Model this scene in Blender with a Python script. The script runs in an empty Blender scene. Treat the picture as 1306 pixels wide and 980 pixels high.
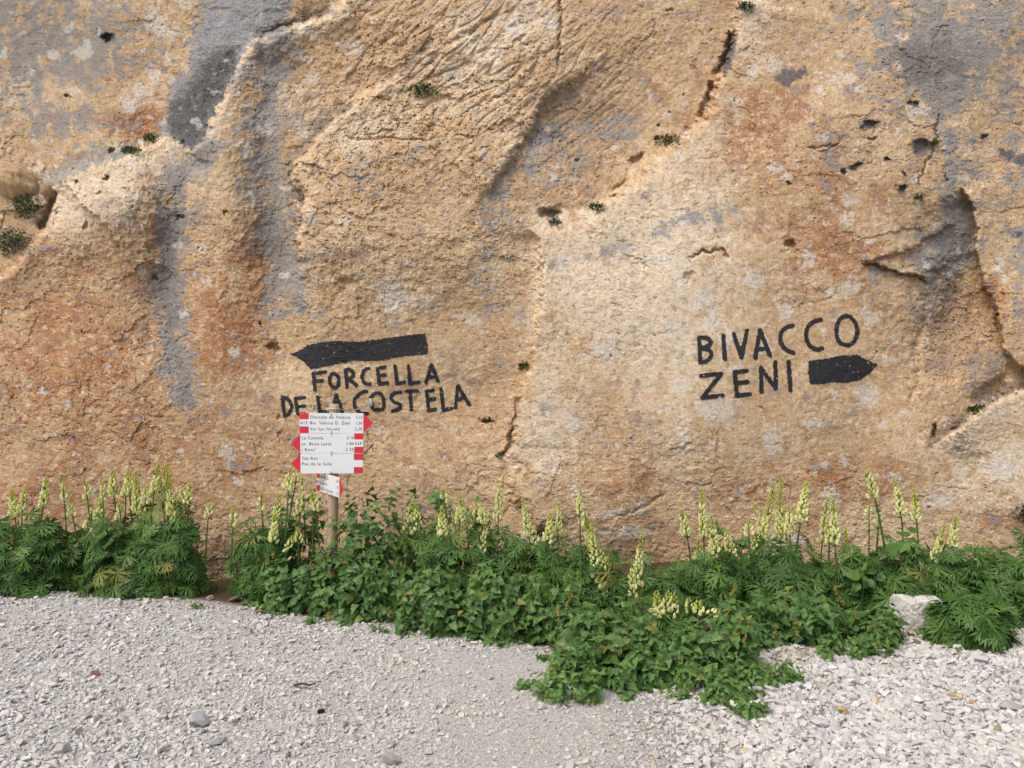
import bpy, bmesh, math, random
import numpy as np
from mathutils import Vector, Matrix

random.seed(11)
RNG = np.random.default_rng(11)
S = bpy.context.scene
COL = S.collection

# ------------------------------------------------------------------ camera, sky, sun, exposure
F, CU, CV, EYE = 1016.0, 653.0, 490.0, 1.6          # focal length and centre of a 1306 px wide view
cam = bpy.data.cameras.new('camera')
cam.lens = 36.0 * F / 1306.0
cam.sensor_width = 36.0
cam.clip_end = 2000
cam_o = bpy.data.objects.new('camera', cam)
cam_o.location = (0, 0, EYE)
cam_o.rotation_euler = (math.radians(90), 0, 0)
COL.objects.link(cam_o)
S.camera = cam_o

SUN_VEC = Vector((-0.50, -0.55, 1.05)).normalized()
SUN_EL = math.asin(SUN_VEC.z)
SUN_ROT = math.atan2(SUN_VEC.x, SUN_VEC.y)
w = bpy.data.worlds.new('World'); S.world = w; w.use_nodes = True
nt = w.node_tree
bg = nt.nodes['Background']
sky = nt.nodes.new('ShaderNodeTexSky')
sky.sky_type = 'NISHITA'; sky.sun_disc = False
sky.sun_elevation = SUN_EL; sky.sun_rotation = SUN_ROT
sky.air_density = 1.0; sky.dust_density = 5.0; sky.ozone_density = 0.6; sky.altitude = 0
nt.links.new(sky.outputs['Color'], bg.inputs['Color'])
bg.inputs['Strength'].default_value = 0.12
sun = bpy.data.lights.new('sun', 'SUN'); sun.energy = 1.35; sun.angle = math.radians(40)
sun.color = (1.0, 0.985, 0.97)
sun_o = bpy.data.objects.new('sun', sun); COL.objects.link(sun_o)
sun_o.rotation_euler = (-SUN_VEC).to_track_quat('-Z', 'Y').to_euler()
S.view_settings.view_transform = 'Standard'; S.view_settings.look = 'None'
S.view_settings.gamma = 1.0; S.view_settings.exposure = 0.54
S.cycles.max_bounces = 6; S.cycles.diffuse_bounces = 3
S.cycles.transmission_bounces = 4; S.cycles.transparent_max_bounces = 4

# ------------------------------------------------------------------ helpers
def lin(r, g, b, k=1.25):
    f = lambda c: ((c/255+0.055)/1.055)**2.4 if c > 10 else c/255/12.92
    return np.array([f(r), f(g), f(b)])/k

def link(name, data, parent=None, **props):
    o = bpy.data.objects.new(name, data)
    COL.objects.link(o)
    if parent is not None:
        o.parent = parent
    for k, v in props.items():
        o[k] = v
    return o

def mesh_np(name, verts, faces, mats=(), smooth=False, mat_idx=None, color=None):
    """faces: int array (n, 3) or (n, 4)"""
    me = bpy.data.meshes.new(name)
    verts = np.ascontiguousarray(verts, dtype=np.float32)
    faces = np.ascontiguousarray(faces, dtype=np.int32)
    n, k = faces.shape
    me.vertices.add(len(verts)); me.vertices.foreach_set('co', verts.ravel())
    me.loops.add(n*k); me.loops.foreach_set('vertex_index', faces.ravel())
    me.polygons.add(n)
    me.polygons.foreach_set('loop_start', np.arange(0, n*k, k, dtype=np.int32))
    me.polygons.foreach_set('use_smooth', np.full(n, smooth, dtype=bool))
    for m in mats:
        me.materials.append(m)
    if mat_idx is not None:
        me.polygons.foreach_set('material_index', np.ascontiguousarray(mat_idx, dtype=np.int32))
    me.update(calc_edges=True)
    if color is not None:
        a = me.attributes.new('pigment', 'FLOAT_COLOR', 'POINT')
        c = np.ones((len(verts), 4), dtype=np.float32); c[:, :3] = color
        a.data.foreach_set('color', c.ravel())
    return me

class MB:
    """collects triangles"""
    def __init__(s): s.v = []; s.f = []; s.m = []
    def add(s, v, f, m=0):
        o = len(s.v); s.v += [tuple(p) for p in v]
        for q in f:
            if len(q) == 4:
                s.f += [(q[0]+o, q[1]+o, q[2]+o), (q[0]+o, q[2]+o, q[3]+o)]; s.m += [m, m]
            else:
                s.f.append(tuple(i+o for i in q)); s.m.append(m)
    def box(s, x0, x1, y0, y1, z0, z1, m=0):
        v = [(x, y, z) for z in (z0, z1) for y in (y0, y1) for x in (x0, x1)]
        s.add(v, [(0, 2, 3, 1), (4, 5, 7, 6), (0, 1, 5, 4), (2, 6, 7, 3), (0, 4, 6, 2), (1, 3, 7, 5)], m)
    def tube(s, pts, rad, n=6, m=0, cap=True):
        pts = [Vector(p) for p in pts]
        rad = rad if isinstance(rad, (list, tuple)) else [rad]*len(pts)
        v = []; f = []
        for i, p in enumerate(pts):
            t = (pts[min(i+1, len(pts)-1)] - pts[max(i-1, 0)]).normalized()
            a = t.orthogonal().normalized() if abs(t.z) > .95 else t.cross(Vector((0, 0, 1))).normalized()
            b = t.cross(a)
            for k in range(n):
                g = 2*math.pi*k/n
                v.append(p + (a*math.cos(g) + b*math.sin(g))*rad[i])
        for i in range(len(pts)-1):
            for k in range(n):
                k2 = (k+1) % n
                f.append((i*n+k, i*n+k2, (i+1)*n+k2, (i+1)*n+k))
        if cap:
            for i0 in (0, (len(pts)-1)*n):
                for k in range(1, n-1):
                    f.append((i0, i0+k, i0+k+1))
        s.add(v, f, m)
    def mesh(s, name, mats, smooth=False):
        return mesh_np(name, np.array(s.v), np.array(s.f), mats, smooth, s.m)

def material(name, rough=0.9, spec=0.25):
    m = bpy.data.materials.new(name); m.use_nodes = True
    b = m.node_tree.nodes['Principled BSDF']
    b.inputs['Roughness'].default_value = rough
    b.inputs['Specular IOR Level'].default_value = spec
    return m, m.node_tree, b

def node(t, kind, **kw):
    n = t.nodes.new(kind)
    for k, v in kw.items():
        if hasattr(n, k): setattr(n, k, v)
        else: n.inputs[k].default_value = v
    return n

def ramp(t, src, stops):
    r = t.nodes.new('ShaderNodeValToRGB')
    e = r.color_ramp.elements
    while len(e) < len(stops): e.new(0.5)
    for el, (p, c) in zip(e, stops):
        el.position = p; el.color = (*c, 1) if len(c) == 3 else c
    t.links.new(src, r.inputs['Fac'])
    return r.outputs['Color']

def mixc(t, mode, fac, a, b):
    n = t.nodes.new('ShaderNodeMix'); n.data_type = 'RGBA'; n.blend_type = mode
    for sock, val in ((n.inputs[0], fac), (n.inputs[6], a), (n.inputs[7], b)):
        if hasattr(val, 'is_output'): t.links.new(val, sock)
        elif isinstance(val, (int, float)): sock.default_value = val
        else: sock.default_value = (*val, 1)
    return n.outputs[2]

def coords(t, kind='Object'):
    return t.nodes.new('ShaderNodeTexCoord').outputs[kind]

def noise(t, co, scale, detail=4, rough=.6):
    n = node(t, 'ShaderNodeTexNoise'); n.inputs['Scale'].default_value = scale
    n.inputs['Detail'].default_value = detail; n.inputs['Roughness'].default_value = rough
    t.links.new(co, n.inputs['Vector'])
    return n.outputs['Fac']

def bump(t, b, height, dist, strength=1.0):
    n = t.nodes.new('ShaderNodeBump'); n.inputs['Distance'].default_value = dist
    n.inputs['Strength'].default_value = strength
    t.links.new(height, n.inputs['Height']); t.links.new(n.outputs['Normal'], b.inputs['Normal'])

# ------------------------------------------------------------------ numpy noise
_tabs = {}
def perlin(x, y, seed=0):
    if seed not in _tabs:
        r = np.random.default_rng(1000+seed)
        a = r.random(4096)*2*np.pi
        _tabs[seed] = (r.permutation(4096), np.cos(a).astype(np.float32), np.sin(a).astype(np.float32))
    P, gx, gy = _tabs[seed]
    xi = np.floor(x).astype(np.int64); yi = np.floor(y).astype(np.int64)
    xf = (x-xi).astype(np.float32); yf = (y-yi).astype(np.float32)
    def g(ix, iy, dx, dy):
        h = P[(P[ix & 4095]+iy) & 4095]
        return gx[h]*dx + gy[h]*dy
    u = xf*xf*xf*(xf*(xf*6-15)+10); v = yf*yf*yf*(yf*(yf*6-15)+10)
    a = g(xi, yi, xf, yf); b = g(xi+1, yi, xf-1, yf)
    c = g(xi, yi+1, xf, yf-1); d = g(xi+1, yi+1, xf-1, yf-1)
    return (a+(b-a)*u) + ((c+(d-c)*u)-(a+(b-a)*u))*v
def fbm(x, y, o=4, seed=0, gain=.5):
    s = 0; a = 1
    for i in range(o):
        s = s + a*perlin(x*2**i+17.3*i, y*2**i+9.1*i, seed+i); a *= gain
    return s
def worley(x, y, seed=0):
    """nearest cell: offset from its centre, two random numbers of the cell, F2-F1"""
    r = np.random.default_rng(3000+seed); tb = r.random((4096, 4)).astype(np.float32); pm = r.permutation(4096)
    xi = np.floor(x).astype(np.int64); yi = np.floor(y).astype(np.int64)
    d1 = np.full(x.shape, 9.0); d2 = d1.copy(); o = [np.zeros(x.shape) for _ in range(4)]
    for i in (-1, 0, 1):
        for j in (-1, 0, 1):
            h = pm[(pm[(xi+i) & 4095]+yi+j) & 4095]
            dx = x-(xi+i+tb[h, 0]); dy = y-(yi+j+tb[h, 1]); d = dx*dx+dy*dy
            k = d < d1
            d2 = np.where(k, d1, np.minimum(d2, d)); d1 = np.where(k, d, d1)
            for q, val in zip(range(4), (dx, dy, tb[h, 2], tb[h, 3])): o[q] = np.where(k, val, o[q])
    return o[0], o[1], o[2]*2-1, o[3]*2-1, np.sqrt(d2)-np.sqrt(d1)
def sm(a, b, x):
    t = np.clip((x-a)/(b-a), 0, 1); return t*t*(3-2*t)

# ------------------------------------------------------------------ the cliff: relief and stone colours on its own face coordinates
def axis(lo, dlo, dhi, hi, step, cap=25):
    l = [dlo]; s = step
    while l[-1] > lo: s = min(s*1.35, cap); l.append(l[-1]-s)
    h = [dhi]; s = step
    while h[-1] < hi: s = min(s*1.35, cap); h.append(h[-1]+s)
    return np.concatenate([l[:0:-1], np.arange(dlo, dhi, step), h])
AU = axis(-420, -14, 1320, 1730, 1.38, 4.5)
AV = axis(-950, -14, 775, 900, 1.38)
U, V = np.meshgrid(AU, AV)
WU = U + 7*fbm(U/60, V/60, 3, 40) + 4*fbm(U/10, V/10, 3, 45, .65)
WV = V + 7*fbm(U/60, V/60, 3, 50) + 4*fbm(U/10, V/10, 3, 55, .65)

def poly_dist(pts, R, uu=None, vv=None):
    """distance, side (+ = to the right when walking), position along; only within R"""
    uu = WU if uu is None else uu; vv = WV if vv is None else vv
    p = np.array(pts, float)
    m = (uu > p[:, 0].min()-R) & (uu < p[:, 0].max()+R) & (vv > p[:, 1].min()-R) & (vv < p[:, 1].max()+R)
    x = uu[m]; y = vv[m]
    best = np.full(x.shape, 1e9); sg = np.ones(x.shape); tt = np.zeros(x.shape)
    L = np.hypot(*(p[1:]-p[:-1]).T); tot = L.sum(); acc = 0
    for i in range(len(p)-1):
        a, b = p[i], p[i+1]; d = b-a
        t = np.clip(((x-a[0])*d[0]+(y-a[1])*d[1])/(d@d), 0, 1)
        q = np.hypot(x-a[0]-t*d[0], y-a[1]-t*d[1])
        k = q < best-1e-6
        best[k] = q[k]; tt[k] = (acc+t[k]*L[i])/tot
        sg[k] = np.sign(d[0]*(y-a[1])-d[1]*(x-a[0]))[k]
        acc += L[i]
    return m, best, sg, tt

H = np.zeros_like(U)
def ends(t, fa, fb):
    r = np.ones_like(t)
    if fa: r *= sm(0, fa, t)
    if fb: r *= sm(0, fb, 1-t)
    return r
def step(pts, side, h, L, hr, Lr, wd=4, fa=.12, fb=.12):
    m, d, s, t = poly_dist(pts, 3.2*max(L, Lr))
    d = d*s*side
    k = .5+.5*np.tanh(d/wd)
    H[m] += (h*k*np.exp(-np.maximum(d, 0)/L) - hr*(1-k)*np.exp(-np.maximum(-d, 0)/Lr))*ends(t, fa, fb)
def crack(pts, depth, wd, fa=.15, fb=.15):
    m, d, s, t = poly_dist(pts, 4*wd+10)
    H[m] -= depth*np.exp(-(d/wd)**2)*ends(t, fa, fb)
def gauss(u, v, ru, rv, ang=0, uu=None, vv=None):
    uu = WU if uu is None else uu; vv = WV if vv is None else vv
    c, s = math.cos(math.radians(ang)), math.sin(math.radians(ang))
    x = ((uu-u)*c+(vv-v)*s)/ru; y = (-(uu-u)*s+(vv-v)*c)/rv
    return np.exp(-(x*x+y*y))
def bump_at(u, v, ru, rv, h, ang=0, sharp=1):
    global H
    g = gauss(u, v, ru, rv, ang)
    H += h*(g if sharp == 1 else 1-(1-g)**sharp)
def pit(u, v, ru, rv, depth, ang=0):
    global H
    H -= .8*depth*sm(.25, .8, gauss(u, v, ru*.95, rv*.95, ang))

# lines of the rock
LEDGE = [(60, 246), (75, 224), (108, 206), (160, 197), (205, 178), (245, 186), (262, 174), (285, 122), (310, 76), (325, 48), (370, 36), (420, 18), (450, -12)]
BLOCK = [(520, 92), (470, 118), (440, 142), (402, 177), (380, 206), (374, 230), (386, 258), (377, 300), (385, 340), (390, 385)]
ARETE = [(760, 78), (735, 98), (698, 124), (682, 152), (665, 182), (640, 218), (620, 246), (604, 262)]
SLAB = [(948, -14), (936, 36), (926, 80), (905, 130), (884, 162), (850, 190), (818, 222), (788, 246), (760, 266), (725, 282)]
SEAM = [(676, 276), (684, 320), (687, 370), (683, 420), (676, 465), (664, 492), (655, 540), (652, 570), (636, 586)]
FLAKE = [(1222, 236), (1240, 262), (1246, 290), (1240, 310), (1250, 350), (1256, 375), (1274, 420), (1282, 452), (1312, 478)]
RIDGE = [(1100, 338), (1150, 322), (1200, 297), (1228, 284)]
SHELF = [(1098, 337), (1140, 345), (1172, 352), (1186, 366)]
GROOVE = [(1186, 366), (1180, 400), (1168, 445), (1172, 470)]
TOE = [(1196, 566), (1222, 544), (1242, 527), (1272, 510), (1312, 494)]
GULLY = [(78, 232), (64, 262), (52, 296), (30, 330)]

bump_at(520, 290, 160, 130, .20); bump_at(900, 430, 230, 190, .20); bump_at(170, 420, 150, 200, .09); bump_at(150, 262, 90, 45, .10, -20); bump_at(620, 520, 60, 120, -.05); bump_at(345, 300, 35, 120, -.06)
bump_at(1300, 610, 110, 110, .08); bump_at(770, 170, 100, 80, -.05); bump_at(600, 60, 130, 80, .08)
bump_at(100, 60, 150, 150, -.05); bump_at(1100, 150, 160, 130, .05); bump_at(740, 640, 120, 90, .08)
bump_at(290, 760, 45, 60, -.10); bump_at(830, 745, 50, 40, -.05); bump_at(470, 560, 170, 60, -.03)
crack([(250, 190), (226, 240), (214, 300), (212, 375), (220, 450), (236, 520)], .035, 24, .05, .2)
crack([(352, 55), (338, 140), (334, 210), (348, 280), (366, 340), (376, 400)], .045, 27, .1, .2)
bump_at(140, 300, 75, 90, .13); bump_at(285, 330, 45, 150, .08); bump_at(1216, 410, 50, 75, -.22); bump_at(1262, 494, 34, 16, -.10, -28); bump_at(1090, 240, 90, 110, .07); bump_at(540, 200, 100, 60, .08)
step(LEDGE, 1, .20, 80, .17, 130, 3.0, .06, 0)
step(BLOCK, -1, .14, 80, .12, 60, 2.4, .12, .2)
step(ARETE, 1, .08, 80, .035, 120, 4.5, .22, .18)
step(SLAB, -1, .13, 110, .10, 80, 6.0, .05, .15)
step(SEAM, -1, .11, 70, .08, 60, 4.0, .12, .10)
step(FLAKE, -1, .07, 60, .14, 50, 2.5, .1, 0)
step(RIDGE, -1, .03, 40, .03, 26, 3, .15, .2)
step(SHELF, -1, .04, 26, .05, 22, 2.2, .12, .1)
step(TOE, 1, .12, 70, .10, 50, 3, .3, 0)
step([(56, 246), (70, 250), (62, 280), (48, 312), (20, 340), (-40, 372)], -1, .10, 60, .07, 45, 4, .1, 0)
step([(-20, 338), (30, 322), (60, 318)], 1, .05, 40, .05, 30, 5, 0, .3)
step([(640, 592), (652, 640), (690, 672), (740, 660)], -1, .05, 60, .05, 40, 6, .2, .3)
step([(690, 268), (708, 262), (722, 268)], -1, .02, 16, .03, 12, 2, .3, .3)
crack([(50, 296), (62, 270), (72, 240)], .14, 7)
crack(GROOVE, .035, 5); crack([(1172, 470), (1166, 500), (1160, 520)], .015, 3)
crack([(933, 36), (926, 70), (916, 100)], .12, 4.2); crack([(a-4, b_-2) for a, b_ in SLAB], .022, 3.0); crack([(912, 104), (900, 132), (888, 152)], .09, 3.2); crack([(884, 160), (868, 178), (850, 188)], .09, 3.2); crack([(684, 296), (688, 370), (684, 420)], .035, 2.4); crack([(664, 494), (654, 540), (650, 575), (638, 588)], .07, 3.0); crack([(a-3, b_) for a, b_ in SEAM], .012, 2.4); crack([(914, 108), (903, 132)], .07, 2.6)
crack([(890, 156), (878, 172), (866, 182)], .06, 2.4)
crack([(714, -14), (715, 30), (711, 60), (710, 92)], .05, 1.8)
crack([(1195, 138), (1191, 195), (1175, 224), (1170, 250)], .035, 1.5)
crack(FLAKE, .06, 2.0, .08, 0); crack(SHELF, .06, 1.8); crack(RIDGE, .02, 1.6)
crack(SEAM, .022, 1.8); crack([(374, 215), (383, 240), (386, 262)], .11, 3.4); crack([(402, 176), (440, 141), (470, 118)], .04, 2.5)
crack([(376, 300), (386, 335), (390, 380)], .03, 2.5)
crack([(433, 176), (500, 178), (570, 178)], .03, 2.0); crack([(520, 136), (524, 158), (560, 160)], .025, 1.8)
crack([(628, 190), (606, 210), (612, 240)], .015, 1.8)
crack([(880, 332), (900, 321), (920, 318), (932, 334)], .05, 2.0)
crack([(795, 326), (815, 328), (830, 340)], .02, 1.6); crack([(1030, 190), (1062, 179)], .03, 2)
crack([(1195, 560), (1192, 540)], .05, 3); crack([(918, 548), (916, 590)], .015, 1.6)
crack([(326, 46), (370, 34), (420, 17)], .06, 3); crack([(110, 206), (76, 222)], .06, 4)
crack([(1206, 552), (1240, 530), (1275, 508)], .05, 2.4)
crack([(652, 545), (650, 572), (640, 585)], .05, 2.5)
crack([(780, 662), (830, 640), (850, 630)], .02, 2); crack([(560, 60), (600, 45), (648, 10)], .03, 3)
pit(135, 48, 8, 6, .08); pit(85, 123, 4, 3, .05); pit(141, 190, 5, 4, .06); pit(349, 441, 7, 6, .08)
pit(1178, 184, 11, 12, .07); pit(1106, 161, 14, 4, .06, -25); pit(1167, 131, 9, 4, .05, -10)
pit(1093, 212, 8, 4, .05, -35); pit(1077, 221, 5, 5, .05); pit(1130, 204, 5, 4, .04); pit(1150, 239, 7, 6, .06)
pit(1153, 222, 4, 3, .04); pit(1110, 178, 9, 2.5, .05, -20); pit(1255, 174, 7, 3, .04, -15); pit(1211, 227, 3, 5, .04)
pit(1006, 311, 9, 7, .07, 40); pit(700, 272, 16, 8, .11, 12); pit(708, 284, 7, 5, .06)
pit(836, 175, 4, 5, .07, 50); pit(838, 160, 2.5, 2.5, .05); pit(812, 200, 12, 6, .07, -35); pit(790, 238, 15, 7, .05, -40)
pit(713, 182, 3, 3, .05); pit(735, 206, 3.5, 2, .04); pit(870, 120, 2, 2, .05); pit(856, 12, 4, 3, .05)
pit(101, 231, 2.5, 3, .05); pit(134, 230, 4, 5, .07); pit(170, 264, 2, 2, .03); pit(112, 286, 3, 6, .05); pit(125, 248, 4, 4, .04)
pit(231, 279, 6, 3, .05); pit(199, 355, 5, 3, .05, 20); pit(286, 272, 2, 4, .05); pit(337, 410, 3, 3, .06)
pit(668, 468, 6, 4, .05); pit(618, 536, 8, 4, .06, 15); pit(656, 530, 2.5, 5, .06); pit(357, 560, 4, 9, .02)
pit(356, 534, 4, 5, .025); pit(1193, 551, 4, 9, .06, 20); pit(1060, 185, 16, 2.5, .04, -22); pit(1006, 236, 4, 3, .05)
pit(880, 354, 8, 10, .04, 20); pit(1262, 498, 30, 13, .10, -28); pit(1212, 380, 16, 40, .05, 20)
pit(443, 360, 12, 6, .04); pit(780, 452, 3, 4, .03); pit(833, 425, 1.5, 2.5, .05); pit(789, 425, 2, 2, .03)
for _ in range(70):
    pit(random.uniform(-10, 1316), random.uniform(-10, 740), random.uniform(1.0, 2.6), random.uniform(1.0, 2.6), random.uniform(.012, .03), random.uniform(0, 180))

# roughness of the different parts of the face
RG = .58 + .45*fbm(U/120, V/120, 3, 60)
for (u, v, ru, rv, a) in ((560, 120, 160, 110, .9), (450, 300, 90, 110, .5), (1205, 410, 60, 80, .9), (640, 330, 60, 60, .4), (120, 420, 120, 90, .25),
                          (90, 60, 170, 120, -.35), (840, 120, 80, 60, -.3), (820, 420, 150, 120, -.3), (1000, 500, 160, 120, -.3), (480, 480, 130, 60, -.38), (1000, 450, 130, 70, -.3),
                          (1290, 600, 90, 70, -.3)):
    RG += a*gauss(u, v, ru, rv)
RG = np.clip(RG, .18, 2.0)
ca, sa = math.cos(math.radians(-42)), math.sin(math.radians(-42))
RU_, RV_ = U*ca+V*sa, -U*sa+V*ca
DIAG = gauss(600, 80, 190, 110)
H += .095*perlin(WU/230, WV/230, 1) + .060*perlin(WU/105, WV/105, 2)
rough = fbm(WU/58, WV/46, 7, 3, .62)
H += RG*.016*rough
# broken facets: every fragment of the rock is a small tilted plane
for sc, am, sd in ((46, .010, 1), (19, .0050, 2), (8.0, .0026, 3)):
    ax_, ay_, s1, s2, ed = worley((WU+4*rough)/sc, (WV+4*rough)/(sc*.72), sd)
    H += np.clip(RG-.1, 0, 2)*am*(1.5*(ax_*s1+ay_*s2)+.7*s1-.35*(1-sm(0, .07, ed)))
H += DIAG*(.022*fbm(RU_/60, RV_/13, 4, 9, .6)-.018*(1-sm(0, .16, np.abs(perlin(RU_/52, RV_/15, 12)))))
H += (.3+.7*RG)*.0022*fbm(U/4.6, V/4.0, 2, 7, .7)
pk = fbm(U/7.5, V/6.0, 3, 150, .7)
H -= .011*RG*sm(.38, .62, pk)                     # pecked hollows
H += .006*RG*sm(.35, .55, fbm(U/10, V/7, 3, 155, .7))   # standing crumbs

# ---- pigment
def C(r, g, b): return lin(r, g, b)
n90 = fbm(WU/90, WV/90, 4, 80); n40 = fbm(WU/40, WV/34, 4, 84); n14 = fbm(U/14, V/12, 4, 88, .65); n5 = fbm(U/5, V/4.5, 2, 92)
nS = fbm(U/26, V/60, 4, 96)
P = np.empty(U.shape+(3,)); P[:] = C(206, 170, 122)
def paint(mask, colr):
    global P
    P += np.clip(mask, 0, 1)[..., None]*(np.asarray(colr)-P)
def region(blobs):
    r = np.zeros_like(U)
    for b in blobs:
        u, v, ru, rv, a = b[:5]
        r += a*gauss(u, v, ru, rv, b[5] if len(b) > 5 else 0)
    return r
def along(pts, wd, R=None):
    m, d, s, t = poly_dist(pts, R or wd*3)
    r = np.zeros_like(U); r[m] = np.exp(-(d/wd)**2); return r
paint(.8*sm(-.25, .45, n90+.5*n40), C(222, 192, 148))
paint(.7*sm(.0, .5, n40+.4*n14), C(188, 148, 102))
# pale, bleached faces
pale = region([(140, 250, 95, 50, 1.25, -22), (860, 330, 150, 90, .5), (760, 360, 140, 90, .7), (900, 250, 70, 30, .6, -35), (700, 560, 60, 80, .7), (1270, 600, 100, 90, .8), (510, 380, 60, 40, .5),
               (620, 60, 110, 70, .7, -40), (450, 170, 60, 40, .6), (960, 60, 60, 40, .5), (850, 470, 90, 100, .5), (350, 120, 60, 60, .2), (880, 590, 60, 60, .4), (40, 235, 50, 30, .5)])
paint(.85*sm(.15, .9, pale+.55*n40+.3*n14), C(230, 212, 182))
def shift(pts, du, dv): return [(a+du, b+dv) for a, b in pts]
paint(.65*sm(.3, .8, along(shift(SLAB, 24, 16), 26)*.9+along(shift(SEAM, 26, 0), 26)*.75+along(shift(LEDGE[:6], 6, 26), 24)*.8+.35*n40+.25*n14), C(228, 206, 172))  # proud sides painted paler, partly as light on them, so the edges read
paint(.45*sm(.2, .7, region([(740, 190, 60, 50, .8, -40), (800, 120, 70, 60, .5), (690, 230, 40, 40, .6)])+.3*n40), C(172, 146, 114))
paint(.35*sm(.2, .7, region([(640, 470, 40, 120, .6), (600, 560, 60, 60, .5)])+.3*n40), C(188, 148, 106))
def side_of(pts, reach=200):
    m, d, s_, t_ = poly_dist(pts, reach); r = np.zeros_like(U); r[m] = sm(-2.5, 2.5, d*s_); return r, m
br = .30*n40+.25*n14  # strips along the rock lines: weathered tones plus painted light and shade
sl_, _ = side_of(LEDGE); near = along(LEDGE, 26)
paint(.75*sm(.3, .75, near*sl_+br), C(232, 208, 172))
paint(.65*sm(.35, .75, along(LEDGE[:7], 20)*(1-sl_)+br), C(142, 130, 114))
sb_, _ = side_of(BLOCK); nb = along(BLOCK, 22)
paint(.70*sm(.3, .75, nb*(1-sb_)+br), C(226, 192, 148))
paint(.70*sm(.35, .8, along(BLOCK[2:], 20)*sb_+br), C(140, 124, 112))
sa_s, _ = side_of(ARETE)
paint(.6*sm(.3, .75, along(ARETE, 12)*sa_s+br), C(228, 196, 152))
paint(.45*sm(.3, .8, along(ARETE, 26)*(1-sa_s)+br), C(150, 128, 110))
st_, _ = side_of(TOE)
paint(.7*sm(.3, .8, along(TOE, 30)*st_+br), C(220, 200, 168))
paint(.7*sm(.3, .75, along(TOE, 18)*(1-st_)+br), C(116, 106, 94))  # shade of the hollow above the slab, painted into the colour
# orange iron stains
orange = region([(360, 350, 30, 40, .6), (200, 330, 14, 60, .7), (300, 420, 40, 40, .5), (80, 440, 130, 110, .8), (280, 420, 70, 90, .7), (200, 600, 160, 90, .55), (330, 320, 40, 50, .8), (140, 110, 110, 70, .5), (180, 160, 40, 20, .9),
                 (1030, 240, 120, 110, .6), (960, 130, 70, 70, .5), (1080, 330, 90, 50, .5), (810, 610, 70, 40, .65), (780, 520, 40, 50, .35, -60), (1080, 610, 90, 50, .7), (960, 610, 70, 40, .4),
                 (1260, 380, 50, 60, .6), (1290, 110, 60, 60, .4), (1190, 250, 60, 60, .3), (860, 110, 60, 60, .3), (540, 460, 120, 60, .12), (560, 600, 120, 50, .3), (725, 250, 40, 20, .5),
                 (195, 250, 25, 60, .5), (1270, 670, 60, 30, .5), (850, 700, 100, 40, .4), (30, 640, 80, 60, .5)])
paint(.88*sm(.24, .88, orange+.75*n40+.35*n14), C(190, 134, 78))
paint(.60*sm(.66, 1.2, orange+.8*n40+.6*n14), C(168, 106, 58))
paint(.28*sm(.15, .6, region([(120, 420, 170, 190, .8), (200, 600, 220, 110, .7)])+.3*n40), C(180, 128, 80))
fl = fbm(U/11, V/8, 4, 160, .72); fl2 = fbm(U/19+40, V/15, 4, 165, .68)
paint(.60*sm(.40, .52, fl), C(232, 216, 192)); paint(.45*sm(.40, .50, -fl), C(164, 126, 88))
paint(.40*sm(.35, .45, fl2), C(224, 198, 160)); paint(.35*sm(.40, .50, -fl2), C(180, 142, 106))
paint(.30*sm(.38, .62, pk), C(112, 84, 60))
# grey washes and streaks
grey = region([(30, 40, 120, 110, .75), (80, 170, 70, 30, .35), (140, 70, 90, 60, .3), (690, 190, 45, 40, .55, -50), (760, 170, 50, 25, .35), (800, 170, 30, 30, .3), (640, 250, 25, 30, .5), (1185, 45, 90, 70, 1.0),
               (1200, 90, 60, 35, .5), (1300, 60, 60, 90, .45), (1200, 350, 40, 50, .6), (1215, 300, 40, 25, .6), (1250, 480, 40, 30, .5), (1290, 230, 40, 80, .4), (1120, 355, 14, 16, .8),
               (450, 250, 50, 40, .2), (640, 380, 40, 30, .25), (1190, 400, 25, 50, .4), (1070, 200, 80, 40, .25), (1300, 370, 15, 70, .5), (600, 450, 60, 40, .1)])
grey += .95*along([(250, 185), (226, 240), (216, 300), (214, 375), (222, 450), (236, 500)], 25)+.3*along([(236, 500), (244, 570)], 12)
grey += .82*along([(350, 55), (335, 140), (330, 210), (346, 280), (362, 340), (370, 385)], 36)
grey += .55*along([(1195, 130), (1215, 210), (1225, 270), (1212, 330)], 24)
grey += .5*along([(940, 265), (860, 290), (780, 318)], 12)
grey += .6*along([(70, 228), (120, 205), (165, 190)], 9)
gm = sm(.26, .70, grey*(1+.7*nS)+.62*n40+.62*n14+.30*n5)
paint(.80*gm, C(152, 152, 150)+.01*np.array([0, 0, 1])*sm(0, .6, n90)[..., None])
paint(.45*sm(.6, 1.1, grey+.5*n14+.4*n5), C(118, 116, 112))
gul = along([(335, -30), (305, 50), (282, 110), (262, 165), (250, 186)], 52)
gul *= sm(-.1, .1, (WU-(330-.0*WV))*-1+0) if False else 1
left_of = np.zeros_like(U); m_, d_, s_, t_ = poly_dist(LEDGE, 200); left_of[m_] = sm(-3, 3, -d_*s_)
gul *= left_of
paint(.95*sm(.28, .5, gul+.2*n40+.2*n14+.1*n5), C(160, 161, 163))
dark = region([(268, 130, 40, 58, 1.1, 22), (248, 160, 32, 32, 1.0), (286, 90, 24, 30, .7)])*left_of
paint(.92*sm(.3, .75, dark*sm(.15, .45, gul)+.2*n14), C(106, 105, 106))
paint(.8*along([(330, 44), (372, 32), (420, 14)], 8)*left_of, C(120, 112, 104))
paint(.55*sm(.3, .8, region([(1212, 410, 42, 70, .9), (1230, 470, 40, 30, .5)])+.4*n40+.3*n14), C(160, 128, 96))
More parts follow.
